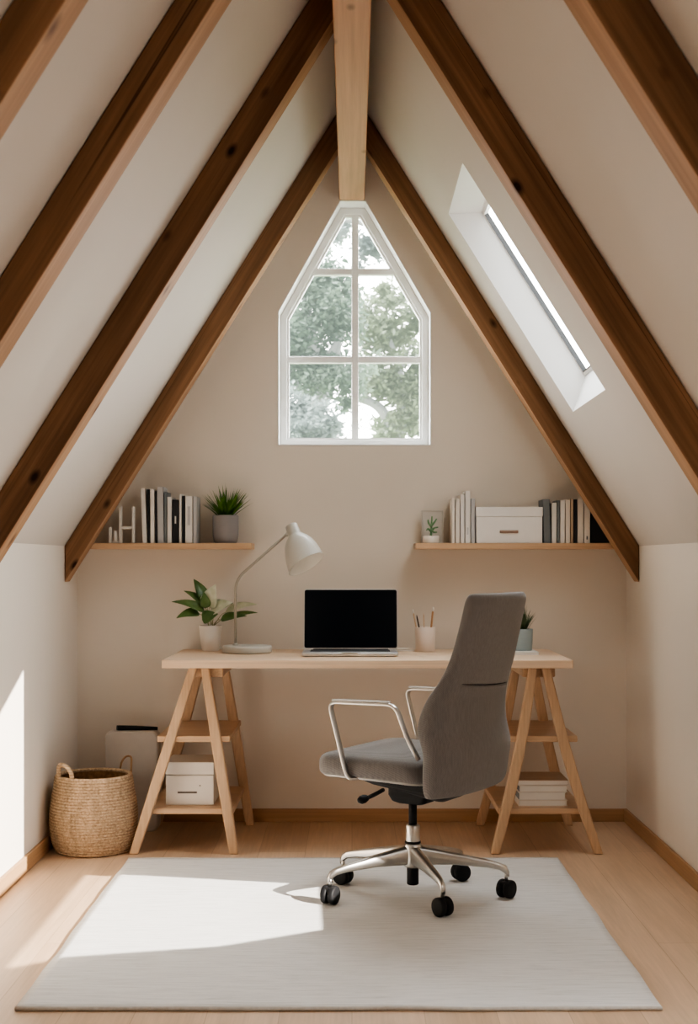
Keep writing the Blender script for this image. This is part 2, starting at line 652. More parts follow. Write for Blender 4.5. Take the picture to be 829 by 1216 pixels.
# gable wall with the pointed window
win_px = [(330, 529), (512, 529), (512, 371), (434.5, 238), (403.5, 238), (330, 370)]
win = [(ax(x, YB), az(y, YB)) for x, y in win_px]
gable = [(-W - .1, -0.06), (W + .1, -0.06), (W + .1, ZK + .0), (0, APEX + .14), (-W - .1, ZK)]
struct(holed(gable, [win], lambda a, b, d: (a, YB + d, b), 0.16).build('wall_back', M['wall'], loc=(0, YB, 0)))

# added unseen opening in right knee wall and roof, shaped by the sun patch
SUN = Vector((-1, .85, -.53))
SUN_AIM = Vector((W, 2.75, .95))
SUN_POS = SUN_AIM - SUN.normalized() * 14
patch = [(-.132, 4.46, 0), (-.109, 3.92, 0), (-.40, 3.75, 0), (-.828, 3.646, 0), (-.957, 3.55, 0), (-W, 3.42, 0), (-W, 3.42, .25), (-W, 4.67, .725), (-W, 4.67, .0), (-.6, 4.56, 0)]


def to_knee(p):
    p = Vector(p)
    t = (W - SUN_POS.x) / (p.x - SUN_POS.x)
    q = SUN_POS.lerp(p, t)
    return (q.y, q.z)


pk = [to_knee(p) for p in patch]


def clip(poly, z, keep_low):
    out = []
    for i in range(len(poly)):
        a, b = poly[i], poly[(i + 1) % len(poly)]
        ia = (a[1] <= z) == keep_low
        ib = (b[1] <= z) == keep_low
        if ia:
            out.append(a)
        if ia != ib:
            t = (z - a[1]) / (b[1] - a[1])
            out.append((a[0] + (b[0] - a[0]) * t, z))
    return out


knee_hole = clip(pk, ZK - .015, True)
roof_part = clip(pk, ZK + .015, False)


def knee_to_roof(q):
    # along the ray from the sun to the roof plane z = APEX - S x
    p = Vector((W, q[0], q[1]))
    d = p - SUN_POS
    # p + t d on the plane
    t = (APEX - S * p.x - p.z) / (d.z + S * d.x)
    r = p + d * t
    return (r.x, r.y)


roof_hole = [knee_to_roof(q) for q in roof_part]      # (x, y)

struct(holed([(YF - .1, -.06), (YB + .05, -.06), (YB + .05, ZK), (YF - .1, ZK)], [knee_hole], lambda a, b, d: (W + d, a, b), 0.04).build('wall_right', M['wall'], loc=(W, 0, 0)))
struct(MB().box(-W - .04, -W, YF - .1, YB + .05, -.06, ZK).build('wall_left', M['wall'], loc=(-W, 0, 0)))
struct(holed([(-W - .1, -0.06), (W + .1, -0.06), (W + .1, ZK), (0, APEX + .14), (-W - .1, ZK)], [], lambda a, b, d: (a, YF - d, b), 0.06).build('wall_front', M['dimming'], loc=(0, YF, 0)))

# roof slopes; the right one has the skylight hole
sky = [(.372, 4.39), (.372, 5.03), (.852, 5.03), (.852, 4.39)]


def right_roof(a, b, d):
    p = Vector((a, b, APEX - S * a)) + NR * d
    return p


def left_roof(a, b, d):
    p = right_roof(a, b, d)
    return Vector((-p.x, p.y, p.z))


roof_out = [(-.03, YF - .1), (W + .04, YF - .1), (W + .04, YB + .05), (-.03, YB + .05)]
mb = holed(roof_out, [sky, roof_hole], right_roof, 0.03)
fill_hole = [(.50, .35), (.50, 1.15), (.90, 1.15), (.90, .35)]
m2 = holed(roof_out, [fill_hole], left_roof, 0.03)
mb.add(m2.v, m2.f)
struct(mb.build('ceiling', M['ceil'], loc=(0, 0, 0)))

# skirting boards
struct(MB().box(-W, W, YB - .014, YB, 0, .055).build('baseboard_back', M['skirt_x'], bevel=.003))
struct(MB().box(-W, -W + .014, YF, YB - .014, 0, .058).build('baseboard_left', M['skirt_y'], bevel=.003))
struct(MB().box(W - .014, W, YF, YB - .014, 0, .058).build('baseboard_right', M['skirt_y'], bevel=.003))

# ------------------------------------------------------------------ gable window
w1 = bpy.data.objects.new('window_1', None)
COL.objects.link(w1)
w1.location = (ax(421, YB), YB + .1, az(529, YB))
w1['kind'] = 'structure'


def inset_poly(poly, d):
    n = len(poly)
    out = []
    ctr = Vector((sum(p[0] for p in poly) / n, sum(p[1] for p in poly) / n))
    for i in range(n):
        a, b, c = Vector(poly[i - 1]), Vector(poly[i]), Vector(poly[(i + 1) % n])

        def nrm(p, q):
            e = (q - p).normalized()
            m = Vector((-e.y, e.x))
            return m if m.dot(ctr - p) > 0 else -m
        n1, n2 = nrm(a, b), nrm(b, c)
        bis = (n1 + n2)
        bis = bis / (bis.dot(n1))
        out.append(tuple(b + bis * d))
    return out


# white lining of the opening
lin = inset_poly(win, .004)
mb = holed(win, [lin], lambda a, b, d: (a, YB - .003 + d, b), 0.155)
mb.build('reveal_lining', M['white'], w1)
Yw = YB + .10
fr_out = inset_poly(win, .004)
fr_in = inset_poly(win, .034)
fr_px_in = fr_in
mb = holed(fr_out, [fr_in], lambda a, b, d: (a, Yw + d, b), 0.05)
mb.build('window_frame', M['white'], w1, bevel=.004)
fr_in2 = inset_poly(win, .043)
holed(inset_poly(win, .031), [fr_in2], lambda a, b, d: (a, Yw + .014 + d, b), 0.03).build('sash_bead', M['white'], w1)
xm = ax(421.7, Yw + .01)
zl, zh = min(p[1] for p in fr_in), max(p[1] for p in fr_in)
MB().box(xm - .0155, xm + .0155, Yw + .008, Yw + .045, zl - .01, zh + .01).build('mullion', M['white'], w1, bevel=.004)
for yy in (427.0, 322.5):
    z = az(yy, Yw + .01)
    # width of the opening at this height
    xs = []
    for i in range(len(fr_in)):
        a, b = fr_in[i], fr_in[(i + 1) % len(fr_in)]
        if (a[1] - z) * (b[1] - z) < 0:
            t = (z - a[1]) / (b[1] - a[1])
            xs.append(a[0] + (b[0] - a[0]) * t)
    MB().box(min(xs) - .012, max(xs) + .012, Yw + .01, Yw + .043, z - .0145, z + .0145).build('transom', M['white'], w1, bevel=.004)
gp = inset_poly(win, .036)
MB().add([(a, Yw + .03, b) for a, b in gp], [tuple(range(len(gp)))]).build('pane', M['glass'], w1)

# ------------------------------------------------------------------ skylight
w2 = bpy.data.objects.new('window_2', None)
COL.objects.link(w2)
w2.location = right_roof(.61, 4.71, .1)
w2['kind'] = 'structure'
D = 0.112
x0, x1, y0, y1 = .372, .852, 4.39, 5.03
# inner rectangle in the glass plane: head runs level, sill upright
pt = Vector((x0, 0, APEX - S * x0))
# level from the top edge: move along +x until distance D from the plane
dx_top = D / NR.x
top = Vector((x0 + dx_top, 0, APEX - S * x0))
bot0 = Vector((x1, 0, APEX - S * x1))
bot = bot0 + Vector((.045, 0, (D - .045 * NR.x) / NR.z))
corn_in = [Vector((x0, y0, APEX - S * x0)), Vector((x0, y1, APEX - S * x0)), Vector((x1, y1, APEX - S * x1)), Vector((x1, y0, APEX - S * x1))]
corn_out = [Vector((top.x, y0 + .02, top.z)), Vector((top.x, y1 - .015, top.z)), Vector((bot.x, y1 - .015, bot.z)), Vector((bot.x, y0 + .02, bot.z))]
mb = MB()
for i in range(4):
    j = (i + 1) % 4
    a, b, c, d = corn_in[i], corn_in[j], corn_out[j], corn_out[i]
    n = (b - a).cross(d - a).normalized()
    mid = (corn_in[0] + corn_in[2]) / 2
    if n.dot(mid - a) > 0:
        n = -n
    mb.add([a, b, c, d, a + n * .01, b + n * .01, c + n * .01, d + n * .01],
           [(0, 1, 2, 3), (7, 6, 5, 4), (0, 4, 5, 1), (1, 5, 6, 2), (2, 6, 7, 3), (3, 7, 4, 0)])
mb.build('reveal_lining', M['white'], w2)
dirs = (bot - top).normalized()
uh = (bot - top).length


def skp(s, y, d):
    return top + dirs * s + Vector((0, y, 0)) + NR * d


grey = plain('grey skylight gasket', (0.09, 0.095, 0.10, 1), 0.5)
mb = MB()
ya, yb2 = y0 + .02, y1 - .015
for (s0, s1, u0, u1) in ((0, uh, ya, ya + .022), (0, uh, yb2 - .004, yb2), (0, .012, ya, yb2), (uh - .012, uh, ya, yb2)):
    vs = [skp(s, y, d) for d in (-.004, .016) for y in (u0, u1) for s in (s0, s1)]
    mb.add(vs, [(0, 2, 3, 1), (4, 5, 7, 6), (0, 1, 5, 4), (2, 6, 7, 3), (0, 4, 6, 2), (1, 3, 7, 5)])
fr = mb.build('window_frame', M['white'], w2)
mb = MB()
for (s0, s1, u0, u1) in ((.012, uh - .012, yb2 - .0085, yb2 - .004), (uh - .018, uh - .012, ya + .02, yb2 - .004)):
    vs = [skp(s, y, d) for d in (-.002, .014) for y in (u0, u1) for s in (s0, s1)]
    mb.add(vs, [(0, 2, 3, 1), (4, 5, 7, 6), (0, 1, 5, 4), (2, 6, 7, 3), (0, 4, 6, 2), (1, 3, 7, 5)])
mb.build('gasket', grey, w2)
MB().add([skp(.01, ya, .010), skp(uh - .01, ya, .010), skp(uh - .01, yb2, .010), skp(.01, yb2, .010)], [(0, 1, 2, 3)]).build('pane', M['glass'], w2)

# added skylight in the left slope, unseen, fills the lower room with light
w3 = bpy.data.objects.new('fill_skylight', None)
COL.objects.link(w3)
w3.location = left_roof(.70, .75, .0)
w3['kind'] = 'structure'
holed([(.48, .33), (.48, 1.17), (.92, 1.17), (.92, .33)], [[(.52, .37), (.52, 1.13), (.88, 1.13), (.88, .37)]], lambda a, b, d: left_roof(a, b, .03 + d), .06).build('window_frame', M['white'], w3)
MB().add([left_roof(a, b, .06) for a, b in ((.51, .36), (.51, 1.14), (.89, 1.14), (.89, .36))], [(0, 1, 2, 3)]).build('pane', M['glass'], w3)

# ------------------------------------------------------------------ rafters and ridge beam


def rafter(side, Y0, t, hv, label, xb=W - .002):
    xa = .05
    pts = []
    for y in (Y0, Y0 + t):
        for x, dz in ((xa, -.002), (xb, -.002), (xb, -hv), (xa, -hv)):
            pts.append(Vector((side * x, y, APEX - S * x + dz)))
    ang = math.atan2(S, 1) * (1 if side > 0 else -1)
    rot = Matrix.Rotation(ang, 3, 'Y')
    mid = sum(pts, Vector()) / 8
    mb = MB().add(pts, [(0, 1, 2, 3), (7, 6, 5, 4), (0, 4, 5, 1), (1, 5, 6, 2), (2, 6, 7, 3), (3, 7, 4, 0)])
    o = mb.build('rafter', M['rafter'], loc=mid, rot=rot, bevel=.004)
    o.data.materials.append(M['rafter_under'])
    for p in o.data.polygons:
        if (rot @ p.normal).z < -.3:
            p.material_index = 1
    tag(o, label, 'roof beam', 'oiled rafters under the roof slopes')
    return o


rafter(-1, 5.33, .09, .152, 'brown wooden rafter on the left slope lying against the gable wall above the book shelf')
rafter(-1, 4.00, .105, .180, 'brown wooden rafter on the left slope, second from the gable wall')
rafter(-1, 2.985, .11, .152, 'dark brown wooden rafter on the left slope, third from the gable wall')
rafter(-1, 2.29, .09, .150, 'very dark rafter cut by the upper left corner of the view')
rafter(1, 5.33, .09, .152, 'brown wooden rafter on the right slope between gable wall and skylight')
rafter(1, 3.585, .10, .195, 'thick brown rafter with knots on the right slope in front of the skylight')
rafter(1, 2.435, .105, .190, 'dark cracked rafter cut by the upper right corner of the view', .93)
rb = MB().box(-.054, .054, .2, YB, 2.659, APEX - S * .054 + .0).build('ridge_beam', M['ridge'], bevel=.004)
tag(rb, 'pale wooden ridge beam running along the peak of the roof above the window', 'roof beam')

# ------------------------------------------------------------------ wall shelves and what stands on them
ZS = 1.189


def shelf(x0, x1, label):
    o = MB().box(x0, x1, YB - .165, YB, ZS - .025, ZS).build('wall_shelf', M['oak_x'], bevel=.002)
    return tag(o, label, 'shelf', 'floating shelves on the gable wall')


shelf(-1.10, ax(299, 5.43), 'pale wooden floating shelf carrying the white letters and grass plant')
shelf(ax(493.5, 5.43), 1.12, 'pale wooden floating shelf carrying the white lidded box')


def book(px0, px1, ytop, mat, label, group, cat='book', yb=5.445, depth=.125, lean=0.0, name='book', z=ZS, band=None):
    """upright book on a shelf, spine to the room"""
    xa, xb = ax(px0 + .25, yb), ax(px1 - .25, yb)
    zt = az(ytop, yb)
    r = thing(name, label, cat, ((xa + xb) / 2, yb + depth / 2, z), group)
    th = min(.0022, (xb - xa) * .18)
    ln = lean * .0035

    def sh(mb):
        for p in mb.v:
            p.x += ln * (p.z - z) / (zt - z)
        return mb
    mb = MB()
    mb.box(xa, xa + th, yb, yb + depth, z, zt)
    mb.box(xb - th, xb, yb, yb + depth, z, zt)
    mb.box(xa, xb, yb, yb + th * 1.2, z, zt)
    sh(mb).build('cover', mat, r, bevel=.0008, seg=1)
    sh(MB().box(xa + th, xb - th, yb + th * 1.2, yb + depth - .003, z + .002, zt - .003)).build('page_block', M['pages'], r)
    if band:
        b0, b1, bm, wf = band
        c = (xa + xb) / 2
        hw = (xb - xa) * wf / 2
        sh(MB().box(c - hw, c + hw, yb - .0006, yb + .001, z + (zt - z) * b0, z + (zt - z) * b1)).build('spine_label', bm, r)
    return r


GL = 'books on the shelf beside the white letters'
book(169.0, 175, 579.8, M['b_white'], 'tall white book first after the white letters, leaning slightly', GL, lean=-2.4)
book(175, 178.3, 581, M['b_black'], 'thin black book wedged after the first tall white book', GL, lean=-.6)
book(178.3, 184, 580.8, M['b_white'], 'white book standing second among pale books from the letters', GL, lean=-.4)
book(184, 187, 583, M['b_black'], 'thin black book before the light grey tallest book', GL)
book(187, 195, 578, M['b_grey'], 'light grey tallest book on the shelf of the letters', GL, lean=-1.0)
book(195, 198.3, 584, M['b_slate'], 'thin dark slate book behind the tallest grey book', GL)
book(198.3, 204.3, 590, M['b_white'], 'short white book just before the wide black book', GL)
book(204.3, 212.4, 593.4, M['b_black'], 'wide black book with a small white mark on its spine', GL, band=(.45, .62, M['b_white'], .22))
book(212.4, 216.0, 587, M['b_white'], 'thin white book right after the wide black book', GL)
book(216.0, 219.6, 588.5, M['b_black'], 'thin black book between two white books nearest the plant', GL)
book(219.6, 229, 589, M['b_white'], 'white book with a pale oval on its spine', GL, band=(.38, .78, M['b_grey'], .35))
book(229, 234, 589.5, M['b_grey'], 'grey book last in the row, nearest the grass plant', GL)

# white letters
yl = 5.455
lt = thing('letter_ornament', 'white standing letter ornament at the end of the shelf near the rafter', 'ornament', (ax(145, yl), yl, ZS))


def lbox(mb, a, b, c, d, dep=.018):
    mb.box(ax(a, yl), ax(b, yl), yl - dep / 2, yl + dep / 2, max(ZS, az(d, yl)), az(c, yl))
    return mb


mb = MB()
lbox(mb, 141.8, 145.0, 601, 646)
lbox(mb, 157.0, 160.3, 601.5, 646)
lbox(mb, 145.0, 157.0, 625, 628.4)
mb.build('large_letter', M['ornament'], lt, bevel=.0012)
mb = MB()
lbox(mb, 129.6, 133.0, 626, 646)
lbox(mb, 133.0, 141.8, 642, 646)
mb.build('small_letter', M['ornament'], lt, bevel=.0012)
lbox(MB(), 135.8, 139.4, 630.5, 642.2).build('small_tile', M['ornament'], lt, bevel=.0012)


def blade(mb, base, tip, w, bend=.0, nseg=6):
    base, tip = Vector(base), Vector(tip)
    d = tip - base
    side = Vector((d.y, -d.x, 0))
    if side.length < 1e-4:
        side = Vector((1, 0, 0))
    side.normalize()
    side = (side + Vector((random.uniform(-.9, .9), random.uniform(-.9, .9), 0))).normalized()
    side = (side - d.normalized() * side.dot(d.normalized())).normalized()
    vs = []
    for i in range(nseg + 1):
        t = i / nseg
        p = base.lerp(tip, t) + Vector((0, 0, bend * 4 * t * (1 - t)))
        ww = w * (1 - t ** 1.6) * (.7 + .6 * min(1, t * 3)) / 1.3
        vs += [p - side * ww / 2, p + Vector((0, 0, .0)) + side.cross(d.normalized()) * ww * .18, p + side * ww / 2]
    fs = []
    for i in range(nseg):
        a = i * 3
        fs += [(a, a + 1, a + 4, a + 3), (a + 1, a + 2, a + 5, a + 4)]
    mb.add(vs, fs)


def grass_plant(label, c, rp, hp, mat_pot, mat_grass, n, length, spread, wid, prof=None):
    c = Vector(c)
    r = thing('potted_grass', label, 'potted plant', c, 'potted grass plants')
    prof = prof or [(0, rp * .80), (.008, rp * .90), (hp * .25, rp * .97), (hp * .55, rp), (hp - .004, rp * .985), (hp, rp * .97), (hp, rp * .87), (hp - .014, rp * .86)]
    MB().lathe(c, prof, 40, cap1=False).build('pot', mat_pot, r, smooth=True)
    MB().lathe(c + Vector((0, 0, hp - .016)), [(0, rp * .84), (.005, rp * .86), (.008, rp * .4)], 28).build('soil', M['soil'], r, smooth=True)
    mb = MB()
    for i in range(n):
        a = random.uniform(0, 2 * PI)
        q = random.random() ** .6
        rr = rp * .6 * q * random.random()
        th = q * spread
        L = length * random.uniform(.72, 1.0) * (1 - .18 * q)
        b = c + Vector((math.cos(a) * rr, math.sin(a) * rr, hp - .01))
        tp = b + Vector((math.cos(a) * math.sin(th), math.sin(a) * math.sin(th) * .8, math.cos(th))) * L
        blade(mb, b, tp, wid * random.uniform(.7, 1.15), bend=.006 * q)
    mb.build('foliage', mat_grass, r, smooth=True)
    return r


grass_plant('spiky green grass plant in a grey round pot at the end of the shelf', (ax(268, 5.505), 5.505, ZS), .0555, .118, M['pot_grey'], M['grass'], 130, .155, 1.08, .0115)

# right shelf
yq = 5.54
pf = thing('photo_frame', 'pale frosted panel standing behind the small cactus on the shelf', 'picture frame', (ax(513.5, yq), yq, ZS))
panel = plain('pale panel', (0.50, 0.47, 0.43, 1), 0.5)
panel2 = plain('pale print', (0.56, 0.53, 0.49, 1), 0.5)
fa, fb, fc = ax(500.5, yq), ax(526.5, yq), az(606, yq)
holed([(fa, ZS), (fb, ZS), (fb, fc), (fa, fc)], [[(fa + .006, ZS + .006), (fb - .006, ZS + .006), (fb - .006, fc - .006), (fa + .006, fc - .006)]], lambda a, b, d: (a, yq - .006 + d, b), .012).build('frame', panel, pf, bevel=.001)
MB().box(fa + .005, fb - .005, yq - .001, yq + .004, ZS + .005, fc - .005).build('print', panel2, pf)

yc = 5.475
cp = thing('potted_cactus', 'tiny branching cactus in a white pot standing on the shelf', 'potted plant', (ax(511.8, yc), yc, ZS))
MB().lathe((ax(511.8, yc), yc, ZS), [(0, .031), (.003, .033), (.028, .034), (.030, .033), (.030, .029), (.024, .028)], 32, cap1=False).build('pot', M['pot_white'], cp, smooth=True)
MB().lathe((ax(511.8, yc), yc, ZS + .023), [(0, .028), (.003, .028), (.004, .01)], 24).build('soil', M['soil'], cp)
mb = MB()
for pts in ([(511.8, 637), (512.3, 628), (513, 613)], [(512.2, 630), (516, 627), (520, 626)], [(512.2, 631), (508.5, 628), (506.5, 630)], [(512.4, 624), (516, 620), (518.5, 616)], [(512.3, 625), (509, 621), (508.5, 617)], [(512, 629), (515.5, 632), (519, 632)]):
    p3 = [at(x, y, yc + random.uniform(-.008, .008)) for x, y in pts]
    cm = catmull(p3, 5)
    mb.tube(cm, [.0055 * (1 - .55 * i / len(cm)) for i in range(len(cm))], 8)
mb.build('foliage', M['cactus'], cp, smooth=True)

GR = 'books on the shelf beside the white lidded box'
book(536.4, 540.8, 592, M['b_cream'], 'cream book first in the row after the cactus', GR)
book(540.8, 546.5, 592.5, M['b_cream'], 'cream book second in the row after the cactus', GR)
book(546.5, 552, 587, M['b_white'], 'off white book just before the tallest white book', GR)
book(552, 559, 583, M['b_white'], 'tallest white book of the right shelf', GR, band=(.16, .3, M['b_grey'], .3))
book(559, 564.5, 592, M['b_grey'], 'pale grey book touching the side of the lidded box nearest the window', GR)
book(645.8, 654.5, 593, M['b_slate'], 'blue grey wide book touching the far side of the lidded box', GR, lean=-1.5)
book(655, 661.3, 597, M['b_white'], 'short white book beside the blue grey book', GR)
book(661.3, 665, 594, M['b_slate'], 'thin slate book after the short white book', GR)
book(665, 671.4, 594, M['b_white'], 'white book after the thin slate book', GR)
book(671.4, 677.4, 593.3, M['b_cream'], 'cream book between the white book and the thin tan book', GR)
book(677.4, 681.2, 592, M['b_tan'], 'thin tan book on the right shelf', GR)
book(681.2, 685.6, 593, M['b_black'], 'thin black book in the middle of the cream books', GR)
book(685.6, 693.2, 592, M['b_cream'], 'cream book after the thin black book', GR)
book(693.4, 701.2, 592, M['b_cream'], 'cream book with a tiny dark mark, last pale one before the rafter', GR, band=(.08, .16, M['b_slate'], .25))
book(702, 724, 598, M['b_black'], 'black magazine file in the dark corner behind the rafter', GR, cat='magazine file', name='magazine_file', yb=5.46)

yb_ = 5.44
bx = thing('lidded_box', 'white lidded storage box with a bronze slot handle on the shelf', 'storage box', (ax(605, yb_), yb_ + .07, ZS))
xa, xb = ax(565.2, yb_), ax(644.8, yb_)
MB().box(xa + .002, xb - .002, yb_ + .002, yb_ + .138, ZS, az(613.5, yb_)).build('box_body', M['box'], bx, bevel=.002)
MB().box(xa, xb, yb_, yb_ + .14, az(613.3, yb_), az(602, yb_)).build('lid', M['box'], bx, bevel=.002)
h0, h1 = ax(593.7, yb_), ax(615.6, yb_)
MB().box(h0, h1, yb_ - .004, yb_ + .003, az(633, yb_), az(629.8, yb_)).build('handle', M['bronze'], bx, bevel=.0015)

# ------------------------------------------------------------------ desk
ZD = .74
YD0, YD1 = 4.92, 5.545
dk = MB().box(ax(192, YD0), ax(681, YD0), YD0, YD1, ZD - .031, ZD).build('worktop', M['oak_desk'], bevel=.003)
tag(dk, 'long pale wooden desk top resting on two trestles', 'desk')


def trestle(label, feet_f, feet_r, tops_f, tops_r, mid, low, head, curve=0.0):
    """feet and tops are X of the left and right leg; mid/low = X range of the shelves"""
    r = thing('desk_trestle', label, 'trestle', ((feet_f[0] + feet_f[1]) / 2, 5.23, 0), 'trestles under the desk')
    zt = ZD - .031
    yf, yr, ytf, ytr = 4.965, 5.505, 5.0, 5.44
    for X0, X1, Y0, Y1 in ((feet_f[0], tops_f[0], yf, ytf), (feet_f[1], tops_f[1], yf, ytf), (feet_r[0], tops_r[0], yr, ytr), (feet_r[1], tops_r[1], yr, ytr)):
        a, b = Vector((X0, Y0, 0)), Vector((X1, Y1, zt - .002))
        mb = MB()
        n = 10
        rs = []
        for i in range(n + 1):
            t = i / n
            p = a.lerp(b, t)
            p.x += curve * math.sin(t * PI) * (-1 if X0 < X1 else 1) * -1
            w = .031 + .011 * math.sin(PI * min(1, t * .85 + .12))
            d = .030 + .006 * t
            rs.append([p + Vector((i2 * w / 2, j2 * d / 2, 0)) for i2, j2 in ((-1, -1), (1, -1), (1, 1), (-1, 1))])
        mb.rings(rs)
        mb.build('leg', M['oak_z'], r, bevel=.006, seg=3, angle=60)
    MB().box(head[0], head[1], 5.018, 5.45, zt - .042, zt).build('head_beam', M['oak_y'], r, bevel=.006, seg=3)
    MB().box(mid[0], mid[1], 4.985, 5.485, .422, .446).build('shelf_board', M['oak_x'], r, bevel=.004)
    MB().box(low[0], low[1], 4.985, 5.485, .146, .169).build('shelf_board', M['oak_x'], r, bevel=.004)
    return r


trestle('pale wooden trestle with two shelves carrying a white box, beside the basket', (-.829, -.448), (-.822, -.430), (-.607, -.563), (-.622, -.535), (-.744, -.466), (-.785, -.452), (-.625, -.495))
trestle('pale wooden trestle with two shelves carrying stacked books, behind the chair', (.544, .937), (.539, .915), (.694, .742), (.690, .752), (.560, .862), (.558, .893), (.655, .782), curve=.012)

# white box on the lower shelf
yo = 5.05
wb = thing('storage_box', 'white card storage box with a dark slot on the lower trestle shelf', 'storage box', (-.63, 5.15, .169))
xa, xb = ax(196.8, yo), ax(254, yo)
MB().box(xa, xb, yo, yo + .2, .169, .285).build('box_body', M['box_dim'], wb, bevel=.004, seg=3)
MB().box(xa - .001, xb + .001, yo - .001, yo + .201, .2865, az(905, yo)).build('lid', M['box_dim'], wb, bevel=.004, seg=3)
MB().box(ax(211, yo), ax(234, yo), yo - .003, yo + .002, az(942, yo), az(940, yo)).build('slot_handle', M['dark_slot'], wb, bevel=.0008)
MB().lathe((ax(237.5, yo), yo + .001, az(933, yo)), [(0, .0028), (.003, .0022)], 12, axis=(0, -1, 0)).build('button', M['dark_slot'], wb)

# stacked books on the other trestle
z = .169
for i, (h, dx0, dx1, mat, lab) in enumerate((
        (.023, .000, .002, M['b_cream'], 'cream book at the bottom of the stack on the lower trestle shelf'),
        (.029, .000, -.004, M['b_white'], 'thick off white book second from the bottom of the trestle stack'),
        (.026, .002, .003, M['b_cream'], 'cream book second from the top of the trestle stack'),
        (.020, -.002, .006, M['b_white'], 'off white book with a tan cover on top of the trestle stack'))):
    xa, xb, yy = ax(616, 5.03) + dx0, ax(673.5, 5.03) + dx1, 5.03 + .003 * i
    r = thing('book', lab, 'book', ((xa + xb) / 2, yy + .1, z), 'books stacked under the desk')
    t = .0025
    top_m = M['b_tan'] if i == 3 else mat
    MB().box(xa, xb, yy, yy + .20, z, z + t).build('back_cover', mat, r)
    MB().box(xa, xb, yy, yy + .20, z + h - t, z + h).build('front_cover', top_m, r)
    MB().box(xa, xa + t, yy, yy + .20, z + t, z + h - t).build('spine', M['b_slate'] if i in (1, 2) else mat, r)
    MB().box(xa + t, xb - .003, yy + .002, yy + .197, z + t, z + h - t).build('page_block', M['paper'], r)
    z += h + .0004

# ------------------------------------------------------------------ things on the desk
# laptop
yl0, yl1 = 5.085, 5.295
xa, xb = ax(358.3, yl0), ax(473.3, yl0)
lp = thing('laptop', 'open silver laptop with a black screen in the middle of the desk', 'laptop', ((xa + xb) / 2, yl0 + .1, ZD))


def rrect(x0, x1, y0, y1, r, n=6):
    out = []
    for cx, cy, a0 in ((x1 - r, y1 - r, 0), (x0 + r, y1 - r, 90), (x0 + r, y0 + r, 180), (x1 - r, y0 + r, 270)):
        for k in range(n + 1):
            a = math.radians(a0 + 90 * k / n)
            out.append((cx + r * math.cos(a), cy + r * math.sin(a)))
    return out


def slab(loop, to3, prof):
    """prof = list of (depth, inset factor applied by scaling about the centre)"""
    cx = sum(p[0] for p in loop) / len(loop)
    cy = sum(p[1] for p in loop) / len(loop)
    w = max(p[0] for p in loop) - cx
    h = max(p[1] for p in loop) - cy
    rs = []
    for d, ins in prof:
        rs.append([Vector(to3(cx + (a - cx) * (w - ins) / w, cy + (b - cy) * (h - ins) / h, d)) for a, b in loop])
    return MB().rings(rs)


slab(rrect(xa, xb, yl0, yl1, .012), lambda a, b, d: (a, b, ZD + d), [(0.0005, .008), (.004, .001), (.009, 0), (.0145, .0005), (.0155, .002)]).build('base', M['laptop'], lp)
MB().box(xa + .03, xb - .03, yl0 + .085, yl1 - .016, ZD + .0145, ZD + .0162).build('keyboard', M['keys'], lp, bevel=.0006, seg=1)
MB().box((xa + xb) / 2 - .055, (xa + xb) / 2 + .055, yl0 + .012, yl0 + .075, ZD + .015, ZD + .0158).build('touchpad', M['laptop'], lp)
MB().box((xa + xb) / 2 - .03, (xa + xb) / 2 + .03, yl0 - .0004, yl0 + .004, ZD + .0105, ZD + .0157).build('opening_notch', M['silver'], lp)
tl = math.radians(9)
hx0, hx1 = ax(360.6, 5.30), ax(472.4, 5.30)
hh = .250


def scr(a, b, d):
    # b = height along the screen, d = towards the viewer
    return (a, yl1 - .006 + math.sin(tl) * b - math.cos(tl) * d, ZD + .013 + math.cos(tl) * b + math.sin(tl) * d)


slab(rrect(hx0, hx1, 0, hh, .011), scr, [(-.0055, .003), (-.004, 0), (0, 0), (.001, .0008)]).build('screen_lid', M['laptop'], lp)
slab(rrect(hx0 + .0035, hx1 - .0035, .009, hh - .0035, .008), scr, [(.0008, 0), (.0016, 0)]).build('screen', M['screen'], lp)
MB().tube([(hx0 + .04, yl1 - .004, ZD + .014), (hx1 - .04, yl1 - .004, ZD + .014)], .0055, 12).build('hinge', M['keys'], lp, smooth=True)

# lamp
yla = 5.33
lx = ax(279.6, yla)
bc = Vector((ax(293.6, yla), yla, ZD))
dl = thing('desk_lamp', 'warm grey desk lamp with a bent stem and dome shade', 'lamp', bc)
MB().lathe(bc, [(0, .094), (.004, .1005), (.020, .1015), (.026, .1005), (.0295, .097), (.030, .088), (.030, .001)], 56).build('base', M['lamp'], dl, smooth=True, bevel=.0015)
neck = at(341.5, 633.5, yla - .005)
pole = fillet([(lx, yla, ZD + .028), (lx, yla, az(688.5, yla)), neck], .05, 10)
MB().tube(pole, .0058, 14).build('stem', M['lamp_stem'], dl, smooth=True)
MB().lathe((lx, yla, ZD + .029), [(0, .012), (.006, .011), (.010, .0065)], 20).build('stem_collar', M['lamp'], dl, smooth=True)
ca = at(345.8, 624, yla - .01)
rimc = at(361.5, 670.5, yla - .045)
axd = (rimc - ca).normalized()
axd = (axd + Vector((.04, -.13, .03))).normalized()
sh = thing('lamp_head_pivot', 'x', 'x', ca) if False else None
prof_o = [(-.002, .018), (.0, .0235), (.003, .0255), (.044, .0265), (.047, .0285), (.053, .036), (.064, .048), (.080, .0595), (.100, .068), (.122, .0735), (.148, .0775), (.158, .079)]
prof_i = [(.158, .0775), (.148, .076), (.122, .072), (.100, .0665), (.080, .058), (.064, .0465), (.055, .033), (.052, .001)]
sdir = (Vector((-1, 0, 0)) - axd * axd.dot(Vector((-1, 0, 0)))).normalized()
